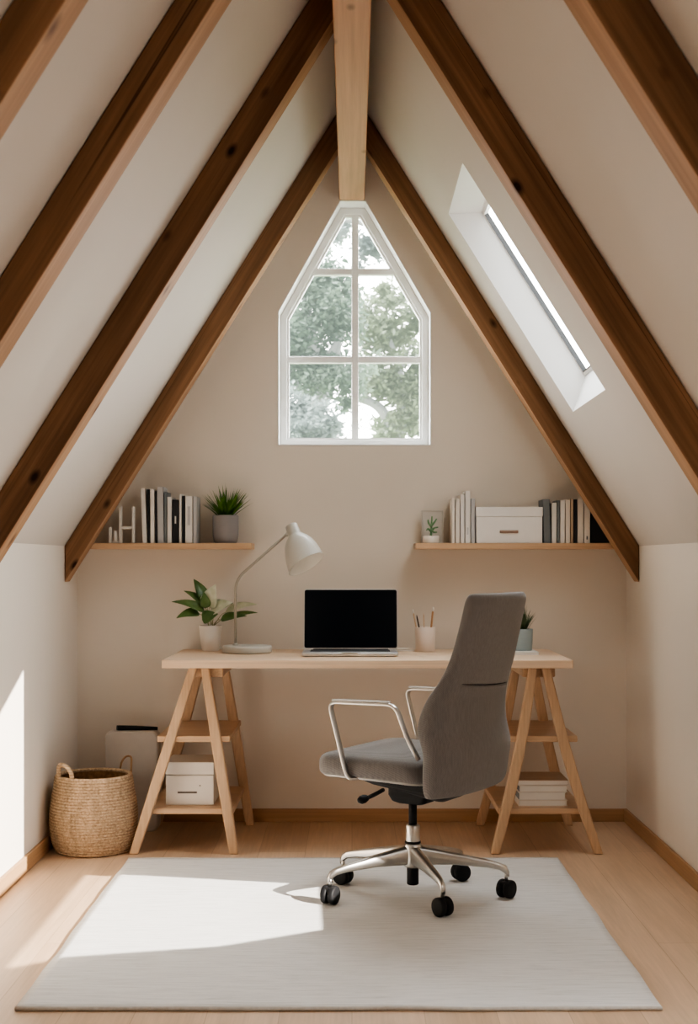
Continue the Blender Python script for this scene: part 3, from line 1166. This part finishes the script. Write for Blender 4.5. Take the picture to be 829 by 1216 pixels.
prof_o = [(h if h < .048 else .047 + (h - .047) * 1.2, r) for h, r in prof_o]
prof_i = [(.047 + (h - .047) * 1.2, r) for h, r in prof_i]
MB().lathe(ca, prof_o, 56, axis=axd, cap1=False).shear(ca, axd, sdir, .05, .15).build('shade', M['lamp'], dl, smooth=True, bevel=.001)
MB().lathe(ca, prof_i, 56, axis=axd, cap0=False).shear(ca, axd, sdir, .05, .15).build('shade_lining', M['lamp_in'], dl, smooth=True)
MB().lathe(ca + axd * .056, [(0, .012), (.03, .013), (.042, .022), (.058, .024), (.072, .016), (.077, .001)], 24, axis=axd).build('bulb', M['lamp_in'], dl, smooth=True)
MB().tube([neck - Vector((.006, 0, .006)), neck + Vector((.012, -.002, .004))], .0085, 12).build('joint', M['lamp'], dl, smooth=True)

# leafy plant in white pot
yp = 5.44
pc = Vector((ax(250, yp), yp, ZD))
rp = thing('potted_rubber_plant', 'broad leafed green plant in a white tapered pot beside the lamp', 'potted plant', pc)
ph = .107
MB().lathe(pc, [(0, .034), (.003, .0365), (ph * .5, .0425), (ph - .003, .0482), (ph, .0478), (ph, .0445), (ph - .014, .043)], 44, cap1=False).build('pot', M['pot_white'], rp, smooth=True)
MB().lathe(pc + Vector((0, 0, ph - .014)), [(0, .043), (.004, .043), (.007, .02)], 28).build('soil', M['soil'], rp, smooth=True)


def leaf(base, tip, w, facing=(0, -1, .3), curl=.1, droop=0.0, mat=None, stem_from=None, fold=.18, k=.55):
    base, tip = Vector(base), Vector(tip)
    d = tip - base
    L = d.length
    t = d.normalized()
    nrm = Vector(facing)
    nrm = (nrm - t * nrm.dot(t)).normalized()
    s = t.cross(nrm)
    n = 12
    vs, fs = [], []
    for i in range(n + 1):
        u = i / n
        ww = w * .5 * (math.sin(PI * u ** k) ** .85 if 0 < u < 1 else 0.02)
        c = base + d * u + nrm * (curl * L * 4 * u * (1 - u)) + Vector((0, 0, -droop * L * u * u))
        for q in (-1, -.5, 0, .5, 1):
            vs.append(c + s * ww * q + nrm * (fold * ww * abs(q) ** 1.3))
    for i in range(n):
        for j in range(4):
            a = i * 5 + j
            fs.append((a, a + 1, a + 6, a + 5))
    o = MB().add(vs, fs).build('leaf', mat or M['leaf'], rp, smooth=True)
    so = o.modifiers.new('thick', 'SOLIDIFY')
    so.thickness = .0012
    # petiole
    root = pc + Vector((random.uniform(-.012, .012), random.uniform(-.012, .012), ph - .008))
    mid = root.lerp(base, .6) + Vector((0, 0, .01))
    return [root, mid, base]


stems = []
K = .0035
for (b, t_, wpx, dy0, dy1, fac, curl, mat, fold) in (
        ((244, 713), (230, 687.5), 11, .03, .05, (.5, -1, .5), .06, 'leaf', .2),
        ((248.5, 722), (256, 694.0), 17, -.01, -.02, (-.5, -1, .2), .10, 'leaf_lit', .25),
        ((244.5, 722), (242.0, 703.0), 9, -.02, -.03, (.1, -1, .3), .05, 'leaf', .3),
        ((242, 718), (218.5, 701.5), 9, .02, .03, (.6, -.8, .8), .08, 'leaf', .3),
        ((243, 726), (204, 714.5), 10, -.02, -.05, (.2, -.8, .9), .10, 'leaf', .3),
        ((237, 729), (209.5, 734), 11, -.03, -.06, (.0, -.7, .8), .12, 'leaf', .3),
        ((250, 726), (276, 715.5), 15, -.02, -.04, (0, -.8, .7), .10, 'leaf_lit', .2),
        ((268, 727), (305.5, 717.5), 10, .02, .0, (0, -.7, .9), .09, 'leaf_lit', .2),
        ((262, 736), (293, 731.5), 10, -.03, -.05, (0, -.7, .8), .08, 'leaf', .25),
        ((275, 732), (306, 727.5), 7, .03, .03, (0, -.6, .9), .06, 'leaf', .2),
        ((240, 736), (259, 729), 12, -.04, -.05, (0, -.9, .5), .10, 'leaf', .25),
        ((255, 724), (277, 716.0), 9, .05, .06, (0, -.7, .8), .06, 'leaf', .2)):
    B, T = at(b[0], b[1], yp + dy0), at(t_[0], t_[1], yp + dy1)
    stems.append(leaf(B, T, wpx * K * 1.4, fac, curl, 0, M[mat], fold=fold))
for st in stems:
    MB().tube(catmull(st, 4), .0016, 6).build('stem', M['stem'], rp, smooth=True)

# pencil cup
yu = 5.41
uc = Vector((ax(505, yu), yu, ZD))
cu = tag(MB().lathe(uc, [(0, .0375), (.002, .0395), (.05, .0405), (.099, .0425), (.1005, .0415), (.0995, .0395), (.05, .038), (.006, .037), (.006, .001)], 44).build('pencil_cup', M['cup'], None, smooth=True, loc=uc), 'pale blush cup holding pencils on the desk', 'cup')
for (tp, bs, r_, mat, tipm, lab, dy) in (
        ((490.2, 723.5), (499.5, 757), .0030, 'pencil_pale', 'paper', 'pale pencil leaning furthest out of the cup toward the laptop', -.010),
        ((494.8, 730.0), (503, 760), .0034, 'dark_pencil', 'dark_pencil', 'dark brown pencil leaning in the cup', -.018),
        ((503.2, 728.0), (504.5, 760), .0024, 'pencil_pale', 'pencil_pale', 'short pale pencil standing upright in the cup', .012),
        ((514.6, 721.0), (509.5, 758), .0042, 'pencil', 'paper', 'thick brown pencil with a white tip in the cup', -.006)):
    a, b = at(bs[0], bs[1], yu + dy * .6), at(tp[0], tp[1], yu + dy)
    a.z = ZD + .0065
    rr = thing('pencil', lab, 'pencil', a, 'pencils in the cup')
    c = a.lerp(b, .90)
    MB().tube([a, c], r_, 6).build('barrel', M[mat], rr, bevel=.0004, seg=1)
    MB().tube([c, b.lerp(c, .35), b], [r_, r_ * .95, r_ * .45] if tipm == 'paper' else [r_, r_ * .6, r_ * .15], 8).build('tip', M[tipm], rr, smooth=True)

# thin notebook between laptop and cup
nb = thing('notebook', 'thin closed pale notebook lying between laptop and pencil cup', 'notebook', (ax(483, 5.46), 5.46, ZD))
MB().box(ax(468, 5.42), ax(492.3, 5.42), 5.405, 5.525, ZD, ZD + .0018).build('back_cover', M['b_cream'], nb)
MB().box(ax(468, 5.42) + .001, ax(492.3, 5.42) - .001, 5.406, 5.524, ZD + .0018, ZD + .0072).build('page_block', M['paper'], nb)
MB().box(ax(468, 5.42), ax(492.3, 5.42), 5.405, 5.525, ZD + .0072, ZD + .009).build('front_cover', M['b_cream'], nb)

# white notebook under the small grass pot
nb = thing('notebook', 'thin white notebook under the blue grey grass pot', 'notebook', (.70, 5.27, ZD))
xa, xb = ax(588, 5.2), ax(640, 5.2)
MB().box(xa, xb, 5.195, 5.40, ZD, ZD + .002).build('back_cover', M['b_white'], nb)
MB().box(xa + .002, xb - .002, 5.197, 5.398, ZD + .002, ZD + .009).build('page_block', M['paper'], nb)
MB().box(xa, xb, 5.195, 5.40, ZD + .009, ZD + .011).build('front_cover', M['b_white'], nb)
hp2 = .088
grass_plant('short grass plant in a blue grey pot on the desk behind the chair', (ax(620.5, 5.30), 5.30, ZD + .011), .0425, hp2, M['pot_blue'], M['grass_dim'], 80, .112, .75, .0075,
            [(0, .037), (.003, .039), (hp2 * .5, .041), (hp2 - .003, .0425), (hp2, .042), (hp2, .038), (hp2 - .012, .037)])

# ------------------------------------------------------------------ rug
x0, x1, y0, y1 = -.832, .766, 3.225, 4.852
nx, ny = 60, 60
vs, fs = [], []


def rugz(i, j):
    x = x0 + (x1 - x0) * i / nx
    y = y0 + (y1 - y0) * j / ny
    wob = noise.noise(Vector((x * 3.1, y * 3.1, 4.2)))
    edge = .006 * noise.noise(Vector((x * 5, y * 5, 1.0)))
    e = min(i, nx - i, j, ny - j)
    px = x + (edge if i in (0, nx) else 0)
    py = y + (edge * 1.2 if j in (0, ny) else 0)
    z = .0105 + .0012 * wob
    if e == 0:
        z = .0085 + .003 * max(0, noise.noise(Vector((x * 4, y * 4, 9))))
    return px, py, z


for j in range(ny + 1):
    for i in range(nx + 1):
        vs.append(rugz(i, j))
top_n = len(vs)
for j in range(ny):
    for i in range(nx):
        a = j * (nx + 1) + i
        fs.append((a, a + 1, a + nx + 2, a + nx + 1))
border = [i for i in range(nx + 1)] + [(j) * (nx + 1) + nx for j in range(1, ny + 1)] + [ny * (nx + 1) + i for i in range(nx - 1, -1, -1)] + [j * (nx + 1) for j in range(ny - 1, 0, -1)]
for b in border:
    v = vs[b]
    vs.append((v[0], v[1], 0.0005))
for k in range(len(border)):
    k2 = (k + 1) % len(border)
    fs.append((border[k], top_n + k, top_n + k2, border[k2]))
rg = thing('rug', 'large off white flat woven rug on the floor under the chair', 'rug', ((x0 + x1) / 2, (y0 + y1) / 2, 0))
MB().add(vs, fs).build('weave', M['rug'], rg, smooth=True)
hemm = plain('rug hem', (0.50, 0.475, 0.44, 1), 0.95, 0, 0.1, 0.1, 80, 0.3)
for pa in ([vs[i] for i in range(nx + 1)], [vs[ny * (nx + 1) + i] for i in range(nx + 1)]):
    MB().tube([(p[0], p[1], max(.0052, p[2] - .0028)) for p in pa], .0052, 8).build('hem', hemm, rg, smooth=True)

# ------------------------------------------------------------------ office chair
CC = Vector((.2, 4.29, 0))
U = Vector((-.853, .522, 0))      # forward
V = Vector((.522, .853, 0))       # towards its far side
ZR = .0118                        # top of the rug


def cp3(a, b, z):
    return CC + U * a + V * b + Vector((0, 0, z))


ch = thing('office_chair', 'grey fabric office chair with a tall curved back on five casters', 'chair', CC + Vector((0, 0, ZR)))
# backrest
zs = [.385, .449, .52, .599, .68, .74, .815, .90, .994, 1.012]
a_back = [-.258, -.268, -.276, -.262, -.264, -.278, -.300, -.323, -.346, -.350]
thick = [.084, .098, .105, .113, .092, .072, .062, .062, .064, .064]
half = [.256, .262, .265, .262, .245, .226, .212, .203, .197, .195]
zb, zt_ = .385, 1.012
nz, nseg = 72, 52


def back_pt(z, an, groove=.009, push=0.0):
    ab, th, hw = interp(zs, a_back, z), interp(zs, thick, z), interp(zs, half, z)
    rt, rbm = .032, .034
    sq = 1.0
    if z > zt_ - rt:
        q = (z - (zt_ - rt)) / rt
        hw -= .020 * (1 - math.sqrt(max(0, 1 - q * q)))
        sq = .55 + .45 * math.sqrt(max(0, 1 - q ** 2.6))
    if z < zb + rbm:
        q = (zb + rbm - z) / rbm
        hw -= .014 * (1 - math.sqrt(max(0, 1 - q * q)))
        sq = .65 + .35 * math.sqrt(max(0, 1 - q ** 2.6))
    c, s = math.cos(an), math.sin(an)
    bb = hw * math.copysign(abs(c) ** .55, c)
    aa = math.copysign(abs(s) ** .75, s)
    a = ab + th / 2 + aa * th / 2 * sq
    a += .030 * (abs(bb) / hw) ** 2.5 * (.9 if z < .66 else (.45 if z > .78 else .9 - .45 * (z - .66) / .12))
    a -= .010 * (1 - (bb / hw) ** 2)
    if s < 0:   # rear crease across the back
        q = bb / hw
        g = math.exp(-((z - crease(q)) / .006) ** 2) * max(0, 1 - (abs(q) / .80) ** 6)
        a += groove * g
    return cp3(a + push, bb, z)


def crease(q):
    return .727 - .014 * q - .007 * (1 - q * q)


zl_ = [zb + (zt_ - zb) * (.5 - .5 * math.cos(PI * i / nz)) for i in range(nz + 1)]
zl_ = sorted([z for z in zl_ if abs(z - .722) > .03] + [.692 + .06 * i / 24 for i in range(25)])
MB().rings([[back_pt(z, 2 * PI * k / nseg) for k in range(nseg)] for z in zl_]).build('backrest', M['fabric'], ch, smooth=True)
crease_line = []
for k in range(25):
    q = -.74 + 1.48 * k / 24
    an = -math.acos(math.copysign(abs(q) ** (1 / .55), q))
    crease_line.append(back_pt(crease(q), an, .009 * max(0, 1 - (abs(q) / .80) ** 6) / max(1e-6, max(0, 1 - (abs(q) / .80) ** 6)), -.0006))
MB().tube(crease_line, [.0004 + .0022 * math.sin(PI * k / 24) ** .5 for k in range(25)], 8).build('crease_shade', M['black'], ch, smooth=True)  # black tube laid in the crease; stands in for its shade

# seat cushion
def seat_ring(z, ins, af=.245, ar=-.162, hw=.240):
    lo = rrect(ar + ins, af - ins, -hw + ins, hw - ins, max(.012, .075 - ins * .6), 8)
    out = []
    for a, b in lo:
        dz = -.008 * max(0, (a - .10) / .145) ** 2 + .004 * (abs(b) / hw) ** 2
        dz += -.010 * max(0, (-a) / .16)
        out.append(cp3(a, b, z + dz))
    return out


rs = [seat_ring(z, i) for z, i in ((.424, .022), (.428, .008), (.437, .001), (.455, 0), (.474, .001), (.486, .007), (.4935, .020), (.4975, .045), (.500, .085), (.5005, .13))]
MB().rings(rs).build('seat', M['fabric'], ch, smooth=True)
rs = [seat_ring(z, i) for z, i in ((.417, .030), (.4185, .020), (.4225, .013), (.4265, .012), (.4275, .02))]
shellm = plain('pale grey seat pan', (0.45, 0.43, 0.41, 1), 0.4, 0.3)
MB().rings(rs).build('seat_pan', shellm, ch, smooth=True)
# piping round the cushion side
pp = seat_ring(.452, -.001)
# mechanism
mb = MB()
rs = []
for z, ins in ((.421, 0), (.405, .012), (.388, .035), (.372, .070)):
    lo = rrect(-.190 + ins * .6, .150 - ins * 1.5, -.155 + ins, .155 - ins, .03, 5)
    rs.append([cp3(a, b, z + .0 - .035 * max(0, -a / .19) * (1 if z < .42 else .0)) for a, b in lo])
mb.rings(rs)
mb.build('tilt_mechanism', M['black'], ch, smooth=False, bevel=.004)
mb = MB()
lo = rrect(-.075, .075, -.045, .045, .02, 5)
mb.rings([[cp3(a * s, b * s, z) for a, b in lo] for z, s in ((.375, 1), (.345, 1), (.325, .85), (.318, .6))])
mb.build('mechanism_housing', M['black'], ch, bevel=.003)
# lever on the near side
l0, l1, l2 = at(455, 938, 4.12), at(444, 944, 4.06), at(436, 947.5, 4.03)
lv = MB().tube(catmull([l0, l1, l2], 5), .0065, 10)
tip_ = at(424.5, 951.5, 4.0)
d = (tip_ - l2).normalized()
lv.lathe(l2 - d * .004, [(0, .006), (.006, .010), (.018, .0135), (.030, .013), (.040, .008), (.043, .002)], 16, axis=d)
lv.build('lever', M['black'], ch, smooth=True)
# backrest bracket under the cushions
mb = MB()
mb.bar(cp3(-.10, 0, .402), cp3(-.22, 0, .402), .12, .030, .10, .024, side=V)
mb.build('back_bracket', M['black'], ch, bevel=.006, seg=3)

# armrests: flat bent metal loops
def flat_loop(pts, w, h, side):
    pts = [Vector(p) for p in pts]
    rs = []
    sd = Vector(side).normalized()
    for i, p in enumerate(pts):
        t = (pts[min(i + 1, len(pts) - 1)] - pts[max(i - 1, 0)]).normalized()
        s = (sd - t * sd.dot(t)).normalized()
        n = t.cross(s)
        ring = []
        for k in range(12):
            an = 2 * PI * k / 12
            c, q = math.cos(an), math.sin(an)
            ring.append(p + s * (w / 2 * math.copysign(abs(c) ** .6, c)) + n * (h / 2 * math.copysign(abs(q) ** .6, q)))
        rs.append(ring)
    return MB().rings(rs)


for sgn in (-1, 1):
    b = .252 * sgn
    key = [cp3(.075, b * .82, .423), cp3(.098, b * .99, .424), cp3(.165, b, .664), cp3(-.078, b, .668), cp3(-.118, b * .985, .565), cp3(-.150, b * .93, .50)]
    pts = fillet(key, .032, 7)
    flat_loop(pts, .021, .011, V).build('armrest', M['silver'], ch, smooth=True)
    pad = fillet([cp3(.150, b, .6705), cp3(-.055, b, .6745)], .01)
    armp = plain('pale arm pad', (0.52, 0.50, 0.48, 1), 0.5, 0.2) if sgn < 0 else armp
    flat_loop(pad, .020, .006, V).build('arm_pad', armp, ch, smooth=True)

# column
c0 = CC
MB().lathe(c0, [(.245, .0135), (.33, .0135)], 28).build('gas_lift', M['black'], ch, smooth=True)
MB().lathe(c0, [(.184, .0215), (.190, .0235), (.244, .0235), (.248, .0215), (.248, .014)], 32).build('lift_collar', M['silver'], ch, smooth=True, bevel=.001)
MB().lathe(c0, [(.050, .016), (.053, .0195), (.120, .0195)], 28).build('lift_foot', M['black'], ch, smooth=True, bevel=.001)
MB().lathe(c0, [(.108, .024), (.112, .029), (.180, .029), (.186, .026), (.188, .02)], 32).build('base_hub', M['silver'], ch, smooth=True, bevel=.001)
MB().lathe(c0, [(.1875, .0265), (.1935, .0255)], 32).build('hub_ring', M['black'], ch, smooth=True)

casters = [(.281, 4.045), (-.070, 4.190), (-.030, 4.452), (.375, 4.500), (.505, 4.268)]
ZW = ZR + .030
first = None
for (x, y) in casters:
    e = Vector((x, y, 0))
    d2 = (e - Vector((CC.x, CC.y, 0)))
    L = d2.length
    t = d2.normalized()
    s = Vector((-t.y, t.x, 0))
    # tapering spoke
    rs = []
    for u, ztp, zbt, w in ((.018, .186, .118, .040), (.06, .180, .116, .036), (.45, .158, .118, .029), (.80, .136, .110, .023), (.93, .126, .103, .019), (1.0, .117, .088, .016), (1.03, .098, .080, .015)):
        p = Vector((CC.x, CC.y, 0)) + d2 * u
        ring = []
        for k in range(14):
            an = 2 * PI * k / 14
            c, q = math.cos(an), math.sin(an)
            ring.append(p + s * (w / 2 * math.copysign(abs(c) ** .6, c)) + Vector((0, 0, (ztp + zbt) / 2 + (ztp - zbt) / 2 * math.copysign(abs(q) ** .6, q))))
        rs.append(ring)
    MB().rings(rs).build('spoke', M['silver'], ch, smooth=True)
    # caster
    k = e.copy()
    k.z = ZR
    if first is None:
        cst = MB().lathe(k + Vector((0, 0, .0)), [(.052, .0065), (.092, .0065)], 14).build('caster', M['silver'], ch, smooth=True, loc=k)
        for sg in (-1, 1):
            wx = k + Vector((sg * .0135, 0, .030))
            MB().lathe(wx - Vector((.0105, 0, 0)), [(0, .024), (.002, .0285), (.006, .030), (.015, .030), (.019, .0285), (.021, .024)], 32, axis=(1, 0, 0)).build('wheel', M['black'], cst, smooth=True)
        MB().box(k.x - .012, k.x + .012, k.y - .020, k.y + .020, k.z + .034, k.z + .056).build('fork', M['black'], cst, bevel=.006, seg=3)
        first = cst
        cst.rotation_euler = (0, 0, math.radians(35))
    else:
        copy_part(first, ch, k - origin_of(ch), math.radians({1: -28, 2: 55, 3: -70, 4: -40}[casters.index((x, y))]))

# ------------------------------------------------------------------ basket, bin and case
bc = Vector((-.995, 5.03, 0))
bk = thing('woven_basket', 'round woven seagrass basket with loop handles on the floor in the corner', 'basket', bc)
rows = 26
prof = []
bz = [0, .03, .08, .13, .18, .23, .288]
br_ = [.138, .152, .161, .164, .160, .151, .143]
n = 132
rs = []
steps = rows * 6
for i in range(steps + 1):
    z = .288 * i / steps
    r0 = interp(bz, br_, z)
    ph_ = (z / .288 * rows) % 1.0
    ridge = math.sqrt(max(0, 1 - (2 * ph_ - 1) ** 2))
    row = int(z / .288 * rows)
    ring = []
    for k in range(n):
        an = 2 * PI * k / n
        tw = math.sin(an * 44 + row * 2.1 + (ph_ - .5) * 2.4)
        rr = r0 - .001 + .0055 * ridge + .0018 * ridge * tw
        ring.append(bc + Vector((math.cos(an) * rr, math.sin(an) * rr * .98, z + .002)))
    rs.append(ring)
MB().rings(rs, cap1=False).build('basket_wall', M['basket'], bk, smooth=True)
rs = []
for i in range(20):
    z = .288 - .27 * i / 19
    r0 = interp(bz, br_, z) - .009
    rs.append([bc + Vector((math.cos(2 * PI * k / 60) * r0, math.sin(2 * PI * k / 60) * r0 * .98, z)) for k in range(60)])
MB().rings(rs, cap0=False).build('basket_lining', M['basket_in'], bk, smooth=True)
rim = [bc + Vector((math.cos(2 * PI * k / 90) * .139, math.sin(2 * PI * k / 90) * .137, .289)) for k in range(90)]
rs = []
for k in range(90):
    an = 2 * PI * k / 90
    o_ = Vector((math.cos(an), math.sin(an), 0))
    rs.append([rim[k] + o_ * (.0075 * math.cos(2 * PI * j / 10)) + Vector((0, 0, .0075 * math.sin(2 * PI * j / 10))) for j in range(10)])
rs.append(rs[0])
MB().rings(rs, cap0=False, cap1=False).build('rim', M['basket'], bk, smooth=True)
for an_, hgt, mat, rad, spread in ((232, .058, M['basket'], .0085, .30), (38, .060, M['handle_brown'], .004, .34)):
    a0 = math.radians(an_)
    pts = []
    for k in range(13):
        q = -1 + 2 * k / 12
        an = a0 + q * spread
        rr = .142 + .012 * (1 - q * q)
        zz = .270 + (hgt + .018) * math.sqrt(max(0, 1 - abs(q) ** 2.6))
        pts.append(bc + Vector((math.cos(an) * rr, math.sin(an) * rr, zz)))
    MB().tube(pts, rad, 10).build('handle', mat, bk, smooth=True)

# pale bin against the wall
ybn = 5.36
bn = thing('canvas_bin', 'pale grey rounded bin against the wall between basket and trestle', 'bin', (ax(160, ybn), ybn + .04, 0))
xa, xb, zt2 = ax(124.5, ybn), -.796, az(868.6, ybn)
loop = rrect(xa, xb, 0, zt2, .028, 8)
slab(loop, lambda a, b, d: (a, ybn + d, max(b, 0.001)), [(0, .006), (.006, .001), (.016, 0), (.070, 0), (.078, .002), (.082, .007)]).build('body', M['bag'], bn, smooth=False, bevel=.002)
hp_ = [at(172, 868.5, ybn + .05), at(173, 861.5, ybn + .05), at(179, 858.8, ybn + .05), at(186.5, 857.8, ybn + .05), at(187.5, 867.5, ybn + .05)]
MB().tube(catmull(hp_, 5), .0014, 6).build('wire_handle', M['ornament'], bn, smooth=True)
cs = thing('umbrella', 'black folded umbrella lying on top of the pale grey bin', 'umbrella', (ax(160, ybn + .04), ybn + .05, zt2))
ye = ybn + .035
pa, pb, pcx = at(139.5, 866.0, ye), at(158, 866.2, ye), at(187, 867.0, ye)
for p, h in ((pa, .0105), (pb, .0105), (pcx, .0075)):
    p.z = zt2 + h
MB().tube([pa, pa.lerp(pb, .05), pb.lerp(pcx, .1), pcx], [.007, .0105, .0095, .0072], 16).build('folded_canopy', M['black'], cs, smooth=True)
MB().tube([pa - Vector((.003, 0, 0)), pa + Vector((.012, 0, 0))], .0104, 16).build('handle', M['keys'], cs, smooth=True, bevel=.001)

# ------------------------------------------------------------------ outdoors
struct(MB().box(-40, 40, 6.5, 70, -3.55, -3.5).build('lawn', M['lawn']))


def tree(name, label, Y, clusters, mat, branches, n_per, leaf_size, cat='tree'):
    base = at(branches[0][0][0], branches[0][0][1], Y)
    base.z = -3.5
    r = thing(name, label, cat, base, None)
    mb = MB()
    for bi, (pts, r0, r1) in enumerate([(b[:-2], b[-2], b[-1]) for b in branches]):
        p3 = [at(p[0], p[1], Y + (p[2] if len(p) > 2 else 0)) for p in pts]
        if bi == 0:
            p3 = [base, base.lerp(p3[0], .6)] + p3
        cm = catmull(p3, 6)
        mb.tube(cm, [r0 + (r1 - r0) * i / (len(cm) - 1) for i in range(len(cm))], 8)
    mb.build('trunk', M['bark'], r, smooth=True)
    vs, fs = [], []
    for (px, py, rx, ry, dens) in clusters:
        c = at(px, py, Y)
        k = Y / F
        # sub-clumps make the edge broken
        sub = []
        for i in range(int(9 * dens) + 3):
            g = Vector((random.gauss(0, .5), random.gauss(0, .5), random.gauss(0, .5)))
            sub.append((c + Vector((g.x * rx * k, g.y * rx * k, g.z * ry * k)), random.uniform(.16, .42)))
        for i in range(int(n_per * dens)):
            sc, sr = random.choice(sub)
            p = sc + Vector((random.gauss(0, 1) * rx * k * sr, random.gauss(0, 1) * rx * k * sr, random.gauss(0, 1) * ry * k * sr))
            a = Vector((random.gauss(0, 1), random.gauss(0, 1), random.gauss(0, .6))).normalized()
            b = a.orthogonal().normalized()
            b = (b * math.cos(i) + a.cross(b) * math.sin(i))
            L = leaf_size * random.uniform(.6, 1.3)
            q = len(vs)
            vs += [p - a * L, p + b * L * .42, p + a * L, p - b * L * .42]
            fs.append((q, q + 1, q + 2, q + 3))
    MB().add(vs, fs).build('crown', mat, r)
    return r


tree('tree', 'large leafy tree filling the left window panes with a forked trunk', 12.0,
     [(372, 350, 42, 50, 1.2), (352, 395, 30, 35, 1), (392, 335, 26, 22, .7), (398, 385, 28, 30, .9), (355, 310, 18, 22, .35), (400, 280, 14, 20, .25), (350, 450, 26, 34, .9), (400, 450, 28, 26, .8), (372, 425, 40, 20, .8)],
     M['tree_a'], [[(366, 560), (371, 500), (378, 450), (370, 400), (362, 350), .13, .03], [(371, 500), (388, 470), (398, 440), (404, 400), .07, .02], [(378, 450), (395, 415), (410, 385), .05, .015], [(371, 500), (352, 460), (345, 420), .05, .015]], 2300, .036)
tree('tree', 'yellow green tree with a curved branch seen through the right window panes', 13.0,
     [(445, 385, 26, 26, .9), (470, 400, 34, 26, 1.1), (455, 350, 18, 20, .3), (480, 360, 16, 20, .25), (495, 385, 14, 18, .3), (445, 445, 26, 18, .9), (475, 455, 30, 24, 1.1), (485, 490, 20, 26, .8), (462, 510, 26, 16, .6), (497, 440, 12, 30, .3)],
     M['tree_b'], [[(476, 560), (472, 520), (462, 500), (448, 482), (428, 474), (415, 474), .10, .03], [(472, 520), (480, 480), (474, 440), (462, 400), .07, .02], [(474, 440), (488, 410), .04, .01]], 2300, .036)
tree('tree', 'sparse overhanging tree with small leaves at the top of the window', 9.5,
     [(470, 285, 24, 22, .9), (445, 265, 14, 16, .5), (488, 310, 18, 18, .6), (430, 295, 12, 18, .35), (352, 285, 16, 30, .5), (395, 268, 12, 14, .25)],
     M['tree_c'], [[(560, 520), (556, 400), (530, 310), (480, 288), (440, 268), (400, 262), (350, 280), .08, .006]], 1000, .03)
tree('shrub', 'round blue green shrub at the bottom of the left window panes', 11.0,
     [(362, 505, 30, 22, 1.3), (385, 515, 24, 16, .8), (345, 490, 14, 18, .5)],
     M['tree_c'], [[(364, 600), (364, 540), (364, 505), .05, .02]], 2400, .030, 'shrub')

# ------------------------------------------------------------------ light
wd = bpy.data.worlds.new('bright overcast')
scene.world = wd
wd.use_nodes = True
nt = wd.node_tree
nt.nodes.clear()
wo = nt.nodes.new('ShaderNodeOutputWorld')
bg = nt.nodes.new('ShaderNodeBackground')
tc = nt.nodes.new('ShaderNodeTexCoord')
sep = nt.nodes.new('ShaderNodeSeparateXYZ')
rp_ = nt.nodes.new('ShaderNodeValToRGB')
rp_.color_ramp.elements[0].position = 0.0
rp_.color_ramp.elements[0].color = (1.0, 0.98, 0.95, 1)
rp_.color_ramp.elements[1].position = 1.0
rp_.color_ramp.elements[1].color = (0.95, 0.98, 1.0, 1)
nt.links.new(tc.outputs['Generated'], sep.inputs[0])
nt.links.new(sep.outputs['Z'], rp_.inputs[0])
# the overcast is brightest in front of the gable and overhead, dull behind
dot = nt.nodes.new('ShaderNodeVectorMath')
dot.operation = 'DOT_PRODUCT'
dot.inputs[1].default_value = Vector((-.25, .75, .6)).normalized()
nt.links.new(tc.outputs['Generated'], dot.inputs[0])
mr = nt.nodes.new('ShaderNodeMapRange')
mr.interpolation_type = 'SMOOTHSTEP'
mr.inputs['From Min'].default_value = -.35
mr.inputs['From Max'].default_value = .65
mr.inputs['To Min'].default_value = SKY * .12
mr.inputs['To Max'].default_value = SKY
nt.links.new(dot.outputs['Value'], mr.inputs['Value'])
nt.links.new(rp_.outputs[0], bg.inputs[0])
nt.links.new(mr.outputs[0], bg.inputs[1])
nt.links.new(bg.outputs[0], wo.inputs[0])


def portal(name, loc, normal, sx, sy):
    l = bpy.data.lights.new(name, 'AREA')
    l.shape = 'RECTANGLE'
    l.size, l.size_y = sx, sy
    l.cycles.is_portal = True
    o = bpy.data.objects.new(name, l)
    COL.objects.link(o)
    o.location = loc
    o.rotation_euler = Vector(normal).to_track_quat('-Z', 'Y').to_euler()
    return o


portal('window_portal', (ax(421, YB), YB + .2, az(384, YB)), (0, -1, 0), .72, 1.12)
pm = (top + bot) / 2
portal('skylight_portal', Vector((pm.x, 4.71, pm.z)) + NR * .05, -NR, .62, .95)

portal('fill_skylight_portal', left_roof(.70, .75, .12), Vector((NR.x, 0, -NR.z)), .85, .85)

sun = bpy.data.lights.new('low_sun', 'SPOT')
sun.energy = 62000
sun.color = (1.0, 0.93, 0.84)
sun.shadow_soft_size = .04
so = bpy.data.objects.new('low_sun', sun)
COL.objects.link(so)
sd = SUN.normalized()
so.location = SUN_POS
so.rotation_euler = sd.to_track_quat('-Z', 'Y').to_euler()
sun.spot_size = 2 * math.atan(1.35 / 14)
sun.spot_blend = .05

# ------------------------------------------------------------------ camera
cam = bpy.data.cameras.new('camera')
co = bpy.data.objects.new('camera', cam)
COL.objects.link(co)
co.location = (0, 0, H)
co.rotation_euler = (math.radians(90), 0, 0)
cam.sensor_fit = 'AUTO'
cam.sensor_width = 36
cam.lens = F / 1216 * 36
cam.shift_x = -(CX - 414.5) / 1216
cam.shift_y = (CY - 608) / 1216
cam.dof.use_dof = True
cam.dof.focus_distance = 4.5
cam.dof.aperture_fstop = 5.6
cam.clip_start = .05
scene.camera = co

scene.view_settings.view_transform = 'AgX'
scene.view_settings.look = 'AgX - Medium High Contrast'
scene.view_settings.exposure = 0.45
scene.cycles.use_denoising = True
scene.cycles.max_bounces = 10
scene.cycles.diffuse_bounces = 8
scene.cycles.transparent_max_bounces = 12
scene.cycles.sample_clamp_indirect = 8
